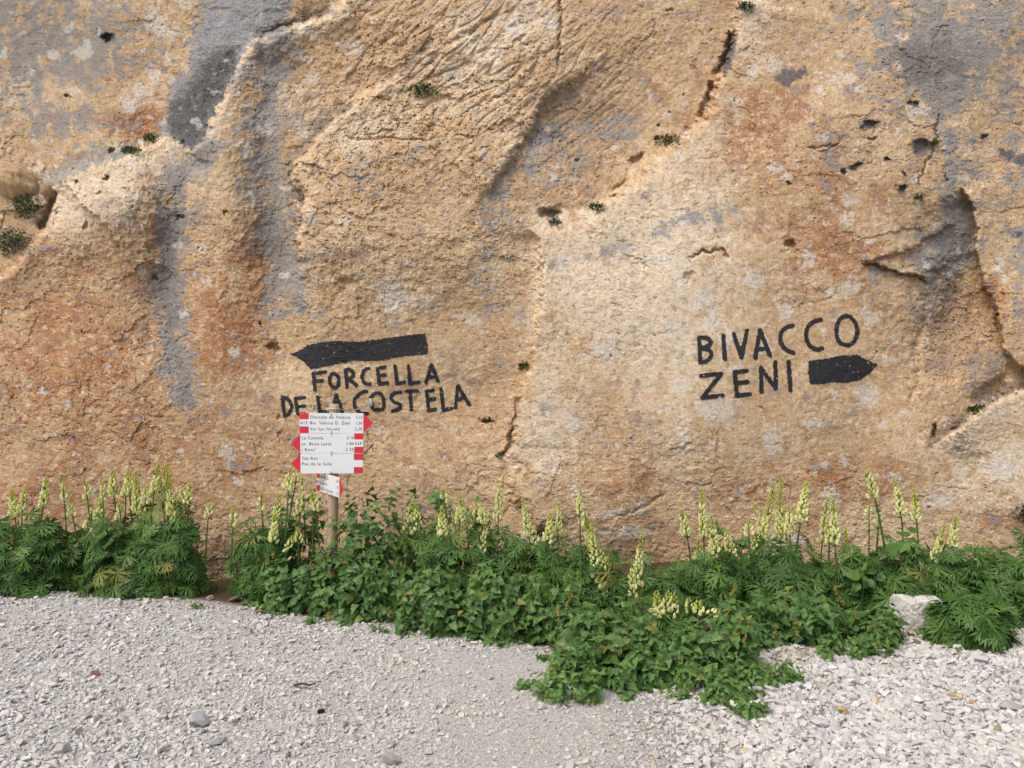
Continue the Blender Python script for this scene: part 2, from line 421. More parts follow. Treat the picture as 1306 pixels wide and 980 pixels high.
# darker grey patches in the recesses and over the pits
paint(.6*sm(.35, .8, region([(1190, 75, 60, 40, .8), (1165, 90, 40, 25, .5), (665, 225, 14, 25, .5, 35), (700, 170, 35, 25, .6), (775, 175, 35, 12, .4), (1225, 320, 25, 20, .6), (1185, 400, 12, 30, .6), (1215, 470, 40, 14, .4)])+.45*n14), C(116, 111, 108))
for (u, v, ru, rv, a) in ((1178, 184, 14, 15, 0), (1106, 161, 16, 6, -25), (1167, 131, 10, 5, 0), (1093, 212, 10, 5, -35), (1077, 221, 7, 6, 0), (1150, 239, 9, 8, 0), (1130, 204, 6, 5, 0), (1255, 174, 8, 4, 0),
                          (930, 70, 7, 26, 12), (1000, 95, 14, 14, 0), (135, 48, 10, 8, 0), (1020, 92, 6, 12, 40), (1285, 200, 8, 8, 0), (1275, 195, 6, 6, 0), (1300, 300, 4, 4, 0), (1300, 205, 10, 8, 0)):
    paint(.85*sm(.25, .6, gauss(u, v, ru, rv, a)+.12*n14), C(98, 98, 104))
# white lichen and fresh scars
sp = np.zeros_like(U)
spots = [(1085, 367, 9, 8), (1000, 396, 9, 11), (1080, 258, 6, 6), (1108, 505, 10, 11), (910, 522, 20, 14), (1080, 280, 6, 7), (1131, 458, 8, 3), (985, 565, 8, 16), (1110, 405, 8, 8), (1062, 375, 6, 6),
         (235, 8, 6, 5), (198, 25, 11, 10), (215, 40, 10, 7), (89, 36, 5, 5), (106, 68, 8, 7), (214, 77, 4, 6), (198, 96, 6, 9), (184, 116, 7, 7), (165, 136, 10, 8), (390, 77, 7, 4), (398, 102, 7, 5), (383, 114, 6, 4), (385, 172, 8, 4),
         (340, 165, 8, 8), (312, 192, 8, 9), (600, 408, 10, 5), (960, 90, 5, 8), (985, 82, 8, 8), (1050, 175, 8, 5), (930, 430, 9, 6), (860, 420, 10, 6), (727, 540, 8, 8), (870, 560, 7, 9), (1030, 330, 8, 10), (870, 495, 8, 9),
         (655, 40, 12, 6), (700, 30, 10, 6), (450, 60, 12, 8), (12, 128, 5, 5), (5, 70, 4, 4), (960, 360, 12, 9), (900, 380, 9, 6), (440, 280, 6, 6), (500, 380, 14, 16), (640, 120, 5, 5), (1172, 140, 12, 6), (1060, 100, 10, 6),
         (990, 215, 8, 5), (1045, 115, 5, 4), (1140, 610, 8, 6), (1060, 635, 8, 10), (1200, 640, 16, 8), (1285, 600, 10, 8), (1270, 590, 14, 10), (690, 690, 10, 6), (800, 680, 25, 5), (780, 655, 16, 4), (300, 450, 6, 5), (290, 580, 6, 10),
         (770, 445, 14, 10), (840, 330, 14, 8), (720, 330, 8, 6), (905, 405, 10, 14), (975, 440, 8, 8), (1075, 590, 6, 6), (1040, 540, 10, 5), (890, 450, 7, 6)]
for _ in range(280):
    x = random.uniform(-10, 1316)
    dens = .95 if 820 < x < 1180 else (.7 if x < 420 else .45)
    if random.random() < dens:
        spots.append((x, random.uniform(-10, 690), random.uniform(1.6, 5.5), random.uniform(1.6, 5)))
for (u, v, ru, rv) in spots:
    i0, i1 = np.searchsorted(AU, (u-ru*3-6, u+ru*3+6)); j0, j1 = np.searchsorted(AV, (v-rv*3-6, v+rv*3+6))
    sl = (slice(j0, j1), slice(i0, i1))
    if sp[sl].size:
        sp[sl] = np.maximum(sp[sl], gauss(u, v, ru*1.5, rv*1.5, 0, U[sl]+2.5*n14[sl]*ru*.6, V[sl]+2.5*n5[sl]*rv*.5))
paint(.62*sm(.34, .66, sp+.30*n5+.22*n14), C(220, 212, 200))
paint(.55*sm(.62, .95, fbm(U/13, V/10, 4, 110, .7)+.35*region([(1000, 300, 180, 240, .5), (820, 600, 180, 100, .6), (300, 130, 120, 130, .3), (120, 250, 80, 40, .4)])), C(222, 210, 190))
# loose crumbs and grain
grit = fbm(U/9, V/7, 4, 140, .8)
paint(.45*sm(.3, .95, grit)*(1-.6*gm), C(238, 222, 196))
paint(.36*sm(.3, .95, -grit)*(1-.6*gm), C(140, 106, 76))
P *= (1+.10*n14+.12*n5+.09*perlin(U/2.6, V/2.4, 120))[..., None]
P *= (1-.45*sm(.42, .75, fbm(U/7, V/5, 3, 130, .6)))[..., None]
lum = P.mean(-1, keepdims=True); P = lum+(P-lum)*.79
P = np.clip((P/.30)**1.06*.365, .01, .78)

def base_depth(v): return (6.3+.192)/(1-.12*(CV-v)/F)
DEP = base_depth(V) - H
CLX = (U-CU)/F*DEP; CLZ = EYE+(CV-V)/F*DEP
ny, nx = U.shape
idx = np.arange(ny*nx).reshape(ny, nx)
cl_faces = np.stack([idx[:-1, :-1], idx[1:, :-1], idx[1:, 1:], idx[:-1, 1:]], -1).reshape(-1, 4)

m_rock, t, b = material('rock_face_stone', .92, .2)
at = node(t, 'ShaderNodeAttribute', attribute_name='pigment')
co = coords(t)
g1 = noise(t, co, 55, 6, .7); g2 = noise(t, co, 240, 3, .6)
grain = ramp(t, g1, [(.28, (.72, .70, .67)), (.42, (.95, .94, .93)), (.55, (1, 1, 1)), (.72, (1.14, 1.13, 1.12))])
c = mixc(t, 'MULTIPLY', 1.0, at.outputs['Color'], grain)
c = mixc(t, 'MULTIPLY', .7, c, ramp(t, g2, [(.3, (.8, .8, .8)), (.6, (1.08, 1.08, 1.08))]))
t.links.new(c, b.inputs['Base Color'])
hsum = node(t, 'ShaderNodeMath', operation='ADD'); t.links.new(g1, hsum.inputs[0]); t.links.new(g2, hsum.inputs[1])
bump(t, b, hsum.outputs[0], .008, 1.0)
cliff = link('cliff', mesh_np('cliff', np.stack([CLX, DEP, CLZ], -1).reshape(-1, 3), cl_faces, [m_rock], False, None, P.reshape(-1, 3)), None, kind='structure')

def on_cliff(u, v, out=0.0):
    """points of the rock surface (bilinear), moved OUT metres away from it"""
    u = np.asarray(u, float); v = np.asarray(v, float)
    i = np.clip(np.searchsorted(AU, u)-1, 0, nx-2); j = np.clip(np.searchsorted(AV, v)-1, 0, ny-2)
    fu = (u-AU[i])/(AU[i+1]-AU[i]); fv = (v-AV[j])/(AV[j+1]-AV[j])
    h = H[j, i]*(1-fu)*(1-fv)+H[j, i+1]*fu*(1-fv)+H[j+1, i]*(1-fu)*fv+H[j+1, i+1]*fu*fv
    d = base_depth(v)-h-out
    return np.stack([(u-CU)/F*d, d, EYE+(CV-v)/F*d], -1)

# ------------------------------------------------------------------ ground
EDGE = [(-200, 752), (0, 757), (60, 758), (150, 765), (240, 772), (330, 784), (420, 796), (500, 804), (600, 816), (700, 834), (730, 850), (800, 862), (900, 860), (1000, 850), (1100, 836), (1160, 829), (1200, 829), (1306, 806), (1500, 790)]
def ground_z(x, y):
    x = np.asarray(x, float); y = np.asarray(y, float)
    z = .025*fbm(x*.9, y*.9, 3, 200)+.010*perlin(x*4, y*4, 205)
    z = z + .10*sm(-.6, -2.4, x)*sm(3.8, 5.5, y)*(1-.9*sm(5.75, 6.1, y))
    z = z + .10*sm(.5, 1.6, x)*sm(3.0, 4.3, y)*(1-.8*sm(4.9, 5.5, y))
    z = z + .16*sm(.2, .9, x)*sm(5.35, 6.2, y)
    return z
def to_ground(u, v):
    x0, z0 = (u-CU)/F, (CV-v)/F
    d = np.linspace(1.2, 9, 800)
    dz = EYE+z0*d-ground_z(x0*d, d)
    k = np.argmax(dz < 0)
    return np.array([x0*d[k], d[k], ground_z(x0*d[k], d[k])])
_e = np.array([to_ground(u, v) for u, v in EDGE])
def edge_y(x): return np.interp(x, _e[:, 0], _e[:, 1])

gx = np.concatenate([[-300, -120, -50, -20, -10], np.arange(-7, 7.001, .05), [10, 20, 50, 120, 300]])
gy = np.concatenate([[-300, -100, -30, -10, -3, 0, 1.2], np.arange(2.4, 7.2, .05), [9, 14, 30, 90, 300]])
GX, GY = np.meshgrid(gx, gy)
fade = np.exp(-np.maximum(np.abs(GX)-7, 0))*np.exp(-np.maximum(2.4-GY, 0))
GZ = ground_z(GX, GY)*fade
soil = sm(.0, .12, GY-edge_y(GX)-.05)*(GY < 8)
gcol = np.empty(GX.shape+(3,)); gcol[:] = lin(202, 200, 196); gcol *= (1-.45*sm(.3, 1.0, GX)*sm(5.5, 4.5, GY))[..., None]  # bed darkened under the heap, painted shade for the gaps between stones
gcol += soil[..., None]*(lin(92, 78, 58)-gcol)
gi = np.arange(GX.size).reshape(GX.shape)
gf = np.stack([gi[:-1, :-1], gi[:-1, 1:], gi[1:, 1:], gi[1:, :-1]], -1).reshape(-1, 4)
m_ground, t, b = material('gravel_bed', .95, .15)
at = node(t, 'ShaderNodeAttribute', attribute_name='pigment'); co = coords(t)
g1 = noise(t, co, 90, 5, .7)
c = mixc(t, 'MULTIPLY', 1.0, at.outputs['Color'], ramp(t, g1, [(.3, (.6, .6, .6)), (.6, (1.1, 1.1, 1.1))]))
t.links.new(c, b.inputs['Base Color']); bump(t, b, g1, .012)
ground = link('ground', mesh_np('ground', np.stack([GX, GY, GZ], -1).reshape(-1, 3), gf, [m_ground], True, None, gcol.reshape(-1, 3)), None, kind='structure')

# ------------------------------------------------------------------ gravel
m_grav, t, b = material('limestone_gravel', .93, .2)
at = node(t, 'ShaderNodeAttribute', attribute_name='pigment'); co = coords(t)
g1 = noise(t, co, 130, 4, .7)
c = mixc(t, 'MULTIPLY', 1.0, at.outputs['Color'], ramp(t, g1, [(.3, (.78, .77, .76)), (.62, (1.06, 1.06, 1.06))]))
t.links.new(c, b.inputs['Base Color']); bump(t, b, g1, .004, .7)

def hull_variant(n, flat, rng):
    p = rng.normal(size=(n, 3)); p /= np.linalg.norm(p, axis=1)[:, None]
    p *= rng.uniform(.72, 1.08, (n, 1)); p *= (1, rng.uniform(.6, .95), flat)
    bm = bmesh.new()
    for q in p: bm.verts.new(q)
    r = bmesh.ops.convex_hull(bm, input=bm.verts)
    bmesh.ops.delete(bm, geom=[g for g in bm.verts if not g.link_faces], context='VERTS')
    bmesh.ops.triangulate(bm, faces=bm.faces[:])
    bm.verts.index_update()
    vs = np.array([v.co[:] for v in bm.verts]); fs = np.array([[v.index for v in f.verts] for f in bm.faces])
    bm.free(); return vs, fs

def fine_zone(x, y):                          # the trodden, sandy strip of the path
    cx = np.interp(y, [3.0, 3.4, 3.9, 4.4, 4.8], [.05, .10, .12, .02, -.3])
    return np.exp(-((x-cx)/.72)**2)*sm(5.2, 4.4, y)
def in_frame(x, y): return np.abs(x) < .665*y+.12
NST = 112000
yy = 3.05+3.2*RNG.random(NST)**1.15
xx = (RNG.random(NST)*2-1)*(.665*yy+.55)
keep = yy < edge_y(xx)+.06+.05*RNG.random(NST)+.26*sm(.4, .9, xx)*sm(2.9, 2.3, xx)
xx, yy = xx[keep], yy[keep]; n = len(xx)
fz = fine_zone(xx, yy); heap = sm(.35, 1.2, xx)
patch = fbm(xx*1.4, yy*1.4, 3, 210)
rad = .0082*np.exp(RNG.normal(0, .52, n))*(1-.45*fz)*(1+.75*heap)*(1+.35*patch)
rad = np.clip(rad, .004, .032)
zz = ground_z(xx, yy)+rad*RNG.uniform(-.15, .45, n)
colr = np.empty((n, 3)); colr[:] = lin(212, 211, 208)
val = RNG.normal(1.0, .085, n)
colr *= np.clip(val, .6, 1.3)[:, None]
warm = RNG.random(n)
colr[warm < .16] *= (1.01, .97, .91)
colr[warm < .010] *= (1.0, .84, .66)
red = RNG.random(n) < .002; colr[red] *= (.85, .60, .55)
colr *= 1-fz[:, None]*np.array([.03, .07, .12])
colr *= np.array([.99, .988, .975])*(1+heap[:, None]*np.array([.0, .0, .0]))
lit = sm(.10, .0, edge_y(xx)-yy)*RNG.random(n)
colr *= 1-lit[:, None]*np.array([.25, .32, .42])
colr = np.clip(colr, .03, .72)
vs_all, fs_all, cs_all, off = [], [], [], 0
which = RNG.integers(0, 26, n)
for k in range(26):
    bv, bf = hull_variant(9+k % 3, .62 if k % 2 else .8, RNG)
    s = np.where(which == k)[0]
    a = RNG.random(len(s))*2*np.pi; tilt = RNG.normal(0, .5, len(s)); ax = RNG.random(len(s))*2*np.pi
    p = bv[None]*rad[s][:, None, None]
    # tilt about x then spin about z
    ct, st = np.cos(tilt)[:, None], np.sin(tilt)[:, None]
    y1 = p[..., 1]*ct-p[..., 2]*st; z1 = p[..., 1]*st+p[..., 2]*ct
    ca_, sa_ = np.cos(a)[:, None], np.sin(a)[:, None]
    x2 = p[..., 0]*ca_-y1*sa_; y2 = p[..., 0]*sa_+y1*ca_
    q = np.stack([x2+xx[s][:, None], y2+yy[s][:, None], z1+zz[s][:, None]], -1)
    vs_all.append(q.reshape(-1, 3))
    fs_all.append((bf[None]+(np.arange(len(s))*len(bv))[:, None, None]+off).reshape(-1, 3))
    cs_all.append(np.repeat(colr[s], len(bv), 0)); off += len(s)*len(bv)
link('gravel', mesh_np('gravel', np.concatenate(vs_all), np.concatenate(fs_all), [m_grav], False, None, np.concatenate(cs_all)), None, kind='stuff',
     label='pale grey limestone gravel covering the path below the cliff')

# larger stones one by one
def stone_mesh(name, colr, n=16, flat=.6, rng=RNG):
    v, f = hull_variant(n, flat, rng)
    return mesh_np(name, v, f, [m_grav], False, None, np.repeat(np.array([colr]), len(v), 0))
WHITE, GREYW, CREAM = lin(212, 211, 208), lin(190, 190, 188), lin(204, 194, 176)
variants = [[stone_mesh('stone', c_, 13+k, .5+.05*k) for k in range(5)] for c_ in (WHITE, GREYW, lin(205, 200, 194), CREAM)]
placed = []
def put_stone(x, y, r, me, label, group=None, spin=None, sink=.35, sc=(1, 1, 1)):
    o = link('stone', me); o.location = (x, y, float(ground_z(x, y))+r*(.55-sink)+.003)
    o.rotation_euler = (random.gauss(0, .25), random.gauss(0, .25), random.uniform(0, 6.28) if spin is None else spin)
    o.scale = (r*sc[0], r*sc[1], r*sc[2])
    o['label'] = label; o['category'] = 'stone'
    if group: o['group'] = group
    placed.append((x, y, r)); return o
def stone_px(u, v, w_px, colr, label, flat=.6, sc=(1, 1, 1), spin=0.0):
    p = to_ground(u, v)
    return put_stone(p[0], p[1], w_px*p[1]/F/2, stone_mesh('stone', colr, 18, flat), label, None, spin, .2, sc)
stone_px(254, 926, 42, lin(190, 188, 188), 'large flat grey slab lying on the gravel, biggest loose stone on the path', .5, (1, .8, 1), .4)
stone_px(276, 952, 30, WHITE, 'long white stone just in front of the big grey slab', .5, (1, .6, 1), .5)
stone_px(81, 960, 26, lin(196, 196, 190), 'rounded pale stone at the near corner of the gravel path', .6)
stone_px(122, 863, 13, lin(150, 104, 94), 'small brick red stone on the pale gravel', .8)
stone_px(410, 911, 12, lin(50, 44, 48), 'small black lump on the pale gravel', .9)
stone_px(401, 925, 17, lin(214, 204, 190), 'cream stone in front of the small black lump', .7)
stone_px(1075, 910, 20, lin(212, 184, 132), 'round yellowish tan stone on the white stones', .7)
stone_px(1047, 927, 26, lin(212, 212, 212), 'broad flat white stone near the round tan stone', .4)
stone_px(1216, 892, 15, lin(204, 180, 138), 'small buff stone below the square limestone block', .7)
stone_px(1240, 901, 13, lin(190, 160, 124), 'brownish stone next to the small buff stone', .8)
stone_px(1227, 945, 27, lin(224, 224, 224), 'brightest white wedge shaped stone on the stone heap', .45, (1, .7, 1), -.2)
stone_px(1253, 848, 32, lin(214, 213, 212), 'long white slab beside the feathery leaves at the heap edge', .4, (1, .6, 1), .2)
stone_px(1273, 938, 24, lin(172, 160, 122), 'upright olive stained stone on the stone heap', .9, (.5, .5, 1), 0)
stone_px(1287, 908, 30, lin(196, 192, 186), 'large grey stone standing above the olive stained stone', .6)
stone_px(690, 905, 14, lin(206, 206, 208), 'white oval stone touching the low weed patch', .6, (1, .6, 1), .1)
stone_px(500, 975, 34, lin(202, 200, 196), 'half seen grey slab at the near edge of the path', .5)
stone_px(268, 766, 12, lin(178, 168, 156), 'small grey stone lying in the bare gap at the cliff foot', .6)
stone_px(300, 768, 18, lin(120, 108, 98), 'brown flat stone in the bare gap at the cliff foot', .4)
stone_px(920, 868, 13, lin(218, 220, 226), 'white stone poking out of the trailing weeds', .5)
tries = 0
GRP = {0: ('loose white chip of limestone on the stone heap', 'white stones on the heap'), 1: ('loose pale grey chip of limestone on the gravel path', 'grey stones on the path'), 2: ('loose sandy beige chip of limestone on the gravel path', 'beige stones on the path')}
nbig = 0
while nbig < 262 and tries < 20000:
    tries += 1
    y = 3.1+3.0*random.random()**1.5; x = (random.random()*2-1)*(.645*y)
    if y > float(edge_y(x))-.04: continue
    h_ = float(sm(.35, 1.0, np.array(x))); z_ = float(fine_zone(np.array(x), np.array(y)))
    if random.random() > .30+.70*h_ - .25*z_: continue
    r = random.uniform(.018, .034)*(1+.22*h_)*(1-.2*z_)
    if random.random() < .06: r *= 1.35
    if any((x-a)**2+(y-b_)**2 < (.8*(r+c_))**2 for a, b_, c_ in placed): continue
    if h_ > .5: g_ = 0; pal = random.choice((0, 0, 2))
    elif z_ > .35: g_ = 2; pal = random.choice((3, 3, 2))
    else: g_ = 1; pal = random.choice((1, 1, 2))
    put_stone(x, y, r, random.choice(variants[pal]), *GRP[g_], sink=.38)
    nbig += 1

# ------------------------------------------------------------------ painted writing on the rock
m_paint, t, b = material('black_rock_paint', .62, .3)
co = coords(t); g1 = noise(t, co, 70, 5, .7)
t.links.new(ramp(t, g1, [(.35, (.012, .012, .014)), (.62, (.026, .026, .030)), (.78, (.075, .072, .07))]), b.inputs['Base Color'])
bump(t, b, noise(t, co, 160, 4, .7), .008)

def dist_segs(pu, pv, pts):
    d = np.full(pu.shape, 1e9)
    for a, b_ in zip(pts[:-1], pts[1:]):
        a = np.array(a, float); b_ = np.array(b_, float); e = b_-a
        tt = np.clip(((pu-a[0])*e[0]+(pv-a[1])*e[1])/max(e@e, 1e-9), 0, 1)
        d = np.minimum(d, np.hypot(pu-a[0]-tt*e[0], pv-a[1]-tt*e[1]))
    return d
def smooth_line(p, it=2):
    p = [np.array(q, float) for q in p]
    for _ in range(it):
        o = [p[0]]
        for a, b_ in zip(p[:-1], p[1:]): o += [a*.75+b_*.25, a*.25+b_*.75]
        p = o+[p[-1]]
    return p
def inside(pu, pv, poly):
    r = np.zeros(pu.shape, bool); n_ = len(poly)
    for i in range(n_):
        (x1, y1), (x2, y2) = poly[i], poly[(i+1) % n_]
        k = ((y1 > pv) != (y2 > pv)) & (pu < (x2-x1)*(pv-y1)/((y2-y1) or 1e-9)+x1)
        r ^= k
    return r
def paint_mesh(name, fn, box, cellpx, parent):
    u0, u1, v0, v1 = box
    au = np.arange(u0-6, u1+6, cellpx); av = np.arange(v0-6, v1+6, cellpx)
    pu, pv = np.meshgrid(au, av)
    ok = fn(pu, pv)
    scar = fbm(pu/5.0, pv/4.0, 3, 300, .65)
    ok &= scar < .70
    q = ok[:-1, :-1] & ok[1:, :-1] & ok[1:, 1:] & ok[:-1, 1:]
    ii = np.arange(pu.size).reshape(pu.shape)
    f = np.stack([ii[:-1, :-1], ii[1:, :-1], ii[1:, 1:], ii[:-1, 1:]], -1)[q]
    used, inv = np.unique(f, return_inverse=True)
    co_ = on_cliff(pu.ravel()[used], pv.ravel()[used], .004)
    o = link(name, mesh_np(name, co_, inv.reshape(f.shape), [m_paint], True), parent)
    return o
Z = .1327
def T(org, pts): return [(org[0]+x*Z, org[1]+y*Z) for x, y in pts]
A, B_, C3, D4 = (345, 410), (470, 410), (880, 390), (1000, 390)
def arc(cx, cy, rx, ry, rot=0, a0=0, a1=360, n=18):
    o = []
    for i in range(n+1):
        g = math.radians(a0+(a1-a0)*i/n); x, y = rx*math.cos(g), ry*math.sin(g)
        c_, s_ = math.cos(math.radians(rot)), math.sin(math.radians(rot)); o.append((cx+x*c_-y*s_, cy+x*s_+y*c_))
    return o
LETTERS_1 = [
 ('F', A, [[(415, 498), (425, 655)], [(410, 505), (525, 485)], [(420, 576), (493, 572)]]),
 ('O', A, [arc(612, 570, 44, 70, -6)]),
 ('R', A, [[(722, 465), (735, 630)], [(720, 468), (760, 458), (800, 490), (790, 535), (738, 560)], [(752, 555), (825, 615)]]),
 ('C', A, [[(940, 455), (905, 465), (880, 510), (885, 575), (925, 608), (955, 603)]]),
 ('E', B_, [[(85, 458), (105, 605)], [(85, 455), (160, 440)], [(95, 525), (155, 515)], [(105, 605), (182, 592)]]),
 ('L', B_, [[(255, 430), (275, 598)], [(275, 600), (342, 588)]]),
 ('L', B_, [[(385, 430), (400, 600)], [(400, 600), (487, 582)]]),
 ('A', B_, [[(605, 415), (553, 590)], [(605, 415), (667, 575)], [(575, 540), (650, 530)]]),
 ('D', A, [[(112, 730), (135, 908)], [(112, 728), (160, 740), (203, 800), (200, 850), (170, 895), (135, 908)]]),
 ('E', A, [[(240, 745), (262, 890)], [(240, 742), (325, 732)], [(255, 822), (325, 812)], [(262, 892), (330, 885)]]),
 ('L', A, [[(452, 725), (472, 870)], [(472, 872), (545, 868)]]),
 ('A', A, [[(630, 705), (603, 850)], [(630, 705), (690, 878)], [(615, 800), (668, 795)]]),
 ('C', A, [[(920, 672), (865, 688), (808, 740), (800, 790), (828, 860), (880, 890), (930, 888)]]),
 ('O', B_, [[(20, 730), (60, 690), (115, 685), (145, 760), (150, 838), (100, 852), (40, 850), (22, 790), (20, 730)]]),
 ('S', B_, [[(308, 682), (250, 685), (212, 725), (225, 770), (300, 795), (312, 830), (280, 850), (230, 862)]]),
 ('T', B_, [[(365, 672), (470, 668)], [(400, 672), (410, 845)]]),
 ('E', B_, [[(557, 675), (580, 860)], [(555, 675), (622, 663)], [(565, 757), (632, 745)], [(580, 860), (642, 845)]]),
 ('L', B_, [[(697, 655), (720, 852)], [(720, 855), (797, 838)]]),
 ('A', B_, [[(858, 620), (835, 830)], [(858, 620), (968, 800)], [(850, 757), (915, 730)]]),
]
LETTERS_2 = [
 ('B', C3, [[(90, 310), (98, 545)], [(90, 310), (150, 302), (203, 340), (190, 382), (110, 408)], [(110, 410), (190, 425), (212, 470), (175, 530), (98, 545)]]),
 ('I', C3, [[(320, 288), (335, 512)]]),
 ('V', C3, [[(420, 270), (495, 500)], [(495, 500), (548, 240)]]),
 ('A', C3, [[(672, 235), (628, 500)], [(672, 235), (770, 480)], [(645, 422), (740, 412)]]),
 ('C', D4, [[(82, 190), (20, 208), (-25, 248), (-43, 320), (-18, 388), (30, 432), (90, 455)]]),
 ('C', D4, [[(352, 135), (290, 145), (230, 195), (208, 270), (225, 360), (270, 412), (330, 425), (368, 410)]]),
 ('O', D4, [[(595, 100), (540, 118), (507, 190), (500, 270), (525, 350), (590, 383), (650, 375), (695, 310), (707, 240), (685, 160), (640, 110), (595, 100)]]),
 ('Z', C3, [[(105, 675), (300, 655)], [(300, 655), (118, 885)], [(118, 885), (315, 862)]]),
 ('E', C3, [[(430, 640), (450, 862)], [(430, 640), (543, 625)], [(440, 750), (552, 735)], [(450, 865), (575, 850)]]),
 ('N', C3, [[(680, 598), (690, 830)], [(680, 598), (825, 798)], [(820, 545), (826, 798)]]),
 ('I', D4, [[(42, 542), (62, 812)]]),
]
ARROW_1 = T(A, [(175, 312), (245, 292), (370, 220), (450, 206), (640, 183), (760, 195), (860, 193), (942, 182), (1142, 155), (1300, 135), (1487, 113), (1512, 230), (1520, 285), (1500, 318), (1340, 335), (1200, 350), (1090, 378), (942, 388), (800, 380), (720, 400), (560, 430), (385, 465), (310, 385), (260, 350)])
ARROW_2 = T(D4, [(230, 540), (250, 525), (420, 500), (560, 475), (700, 465), (740, 490), (820, 530), (905, 565), (870, 600), (820, 660), (720, 720), (600, 745), (480, 740), (360, 755), (260, 765), (240, 730), (240, 675), (218, 660), (235, 610)])
def inscription(letters, arrow, name, label, hw):
    u0 = sum(p[0] for p in arrow)/len(arrow); v0 = sum(p[1] for p in arrow)/len(arrow)
    root = link(name, None, None, label=label, category='painted sign')
    root.empty_display_size = .1
    for L, org, strokes in letters:
        st = [smooth_line(T(org, s)) if len(s) > 2 else T(org, s) for s in strokes]
        allp = np.array([p for s in st for p in s])
        def fn(pu, pv, st=st):
            wob = 1.0*fbm(pu/3.2, pv/3.2, 3, 310, .7)+.5*perlin(pu/14, pv/14, 315)
            d = np.minimum.reduce([dist_segs(pu, pv, s) for s in st])
            return d < hw+1.0*wob
        paint_mesh('painted_letter', fn, (allp[:, 0].min(), allp[:, 0].max(), allp[:, 1].min(), allp[:, 1].max()), .45, root)
    a = np.array(arrow)
    def fa(pu, pv):
        return inside(pu+1.1*fbm(pu/4, pv/4, 3, 320, .7), pv+1.5*fbm(pu/3, pv/3, 3, 325, .75), arrow)
    paint_mesh('painted_arrow', fa, (a[:, 0].min(), a[:, 0].max(), a[:, 1].min(), a[:, 1].max()), .6, root)
    return root
inscription(LETTERS_1, ARROW_1, 'painted_inscription', 'black painted words FORCELLA DE LA COSTELA under a long arrow on the rock', 2.6)
inscription(LETTERS_2, ARROW_2, 'painted_inscription', 'black painted words BIVACCO ZENI with a stubby arrow on the rock', 3.05)

# ------------------------------------------------------------------ signpost
m_wood, t, b = material('weathered_post_wood', .85, .25)
co = coords(t)
mp = node(t, 'ShaderNodeMapping'); mp.inputs['Scale'].default_value = (28, 28, 1.6); t.links.new(co, mp.inputs['Vector'])
g1 = noise(t, mp.outputs['Vector'], 3.0, 6, .65); g2 = noise(t, co, 14, 4, .6)
c = ramp(t, g1, [(.28, tuple(lin(140, 120, 98))), (.5, tuple(lin(192, 168, 140))), (.75, tuple(lin(216, 198, 172)))])
c = mixc(t, 'MULTIPLY', .6, c, ramp(t, g2, [(.35, (.7, .68, .66)), (.6, (1.05, 1.05, 1.05))]))
t.links.new(c, b.inputs['Base Color']); bump(t, b, g1, .006)
def plain(name, col_, rough=.5, spec=.4, var=.1, sc=30):
    m, t, b = material(name, rough, spec)
    g = noise(t, coords(t), sc, 4, .6)
    lo = tuple(float(x*(1-var)) for x in col_); hi = tuple(float(min(x*(1+var), 1)) for x in col_)
    t.links.new(ramp(t, g, [(.3, lo), (.7, hi)]), b.inputs['Base Color'])
    return m
m_white = plain('white_sign_enamel', lin(236, 240, 242), .38, .45, .03, 9)
m_red = plain('red_sign_paint', lin(214, 48, 66), .4, .45, .06, 12)
m_ink = plain('dark_sign_ink', (.035, .035, .042), .6, .2, .1)
m_steel = plain('grey_steel', (.46, .47, .49), .45, .5, .15)
m_bolt = plain('dark_bolt', (.035, .035, .04), .5, .5, .15)
DS = 5.62
sx = DS/F
def PX(u): return (u-CU)*sx
def PZ(v): return EYE+(CV-v)*sx
px_c = PX(424.5); pz0 = float(ground_z(px_c, DS+.045))
sign = link('signpost', None, None, label='wooden trail signpost with three white arrow boards and one turned board', category='signpost')
sign.location = (px_c, DS+.046, pz0)
def S_(v, f_=None): return v
mb = MB()
tilt = .012
rng_p = []
for i in range(15):
    zf = i/14; z = -.25+zf*(PZ(515.5)-pz0+.25)
    rng_p.append((tilt*(z-1.3)+.002*math.sin(i*1.7), .001*math.cos(i*2.1), z))
mb.tube(rng_p, [.037-.004*(i/14)+.0012*math.sin(i*2.3) for i in range(15)], 16)
link('post', mb.mesh('post', [m_wood], True), sign)
cache_text = {}
def text_mesh(txt, x0, x1, z0, z1, y, parent):
    cu = bpy.data.curves.new('lettering', 'FONT'); cu.body = txt; cu.size = 1; cu.space_character = 1.2; cu.offset = -.002
    cu.resolution_u = 2; cu.extrude = 0
    o = bpy.data.objects.new('lettering', cu); COL.objects.link(o)
    dg = bpy.context.evaluated_depsgraph_get(); dg.update()
    me = bpy.data.meshes.new_from_object(o.evaluated_get(dg))
    bpy.data.objects.remove(o); bpy.data.curves.remove(cu)
    v = np.empty(len(me.vertices)*3, np.float32); me.vertices.foreach_get('co', v); v = v.reshape(-1, 3)
    tall = v[:, 1].max() if not any(ch in txt for ch in 'òéè') else .73
    X = (v[:, 0]-v[:, 0].min())/(v[:, 0].max()-v[:, 0].min())*(x1-x0)+x0
    ZZ = z0+v[:, 1]/tall*(z1-z0)
    me.vertices.foreach_set('co', np.stack([X, np.full_like(X, y), ZZ], -1).astype(np.float32).ravel())
    me.materials.clear(); me.materials.append(m_ink); me.name = 'lettering'; me.update()
    return link('lettering', me, parent)
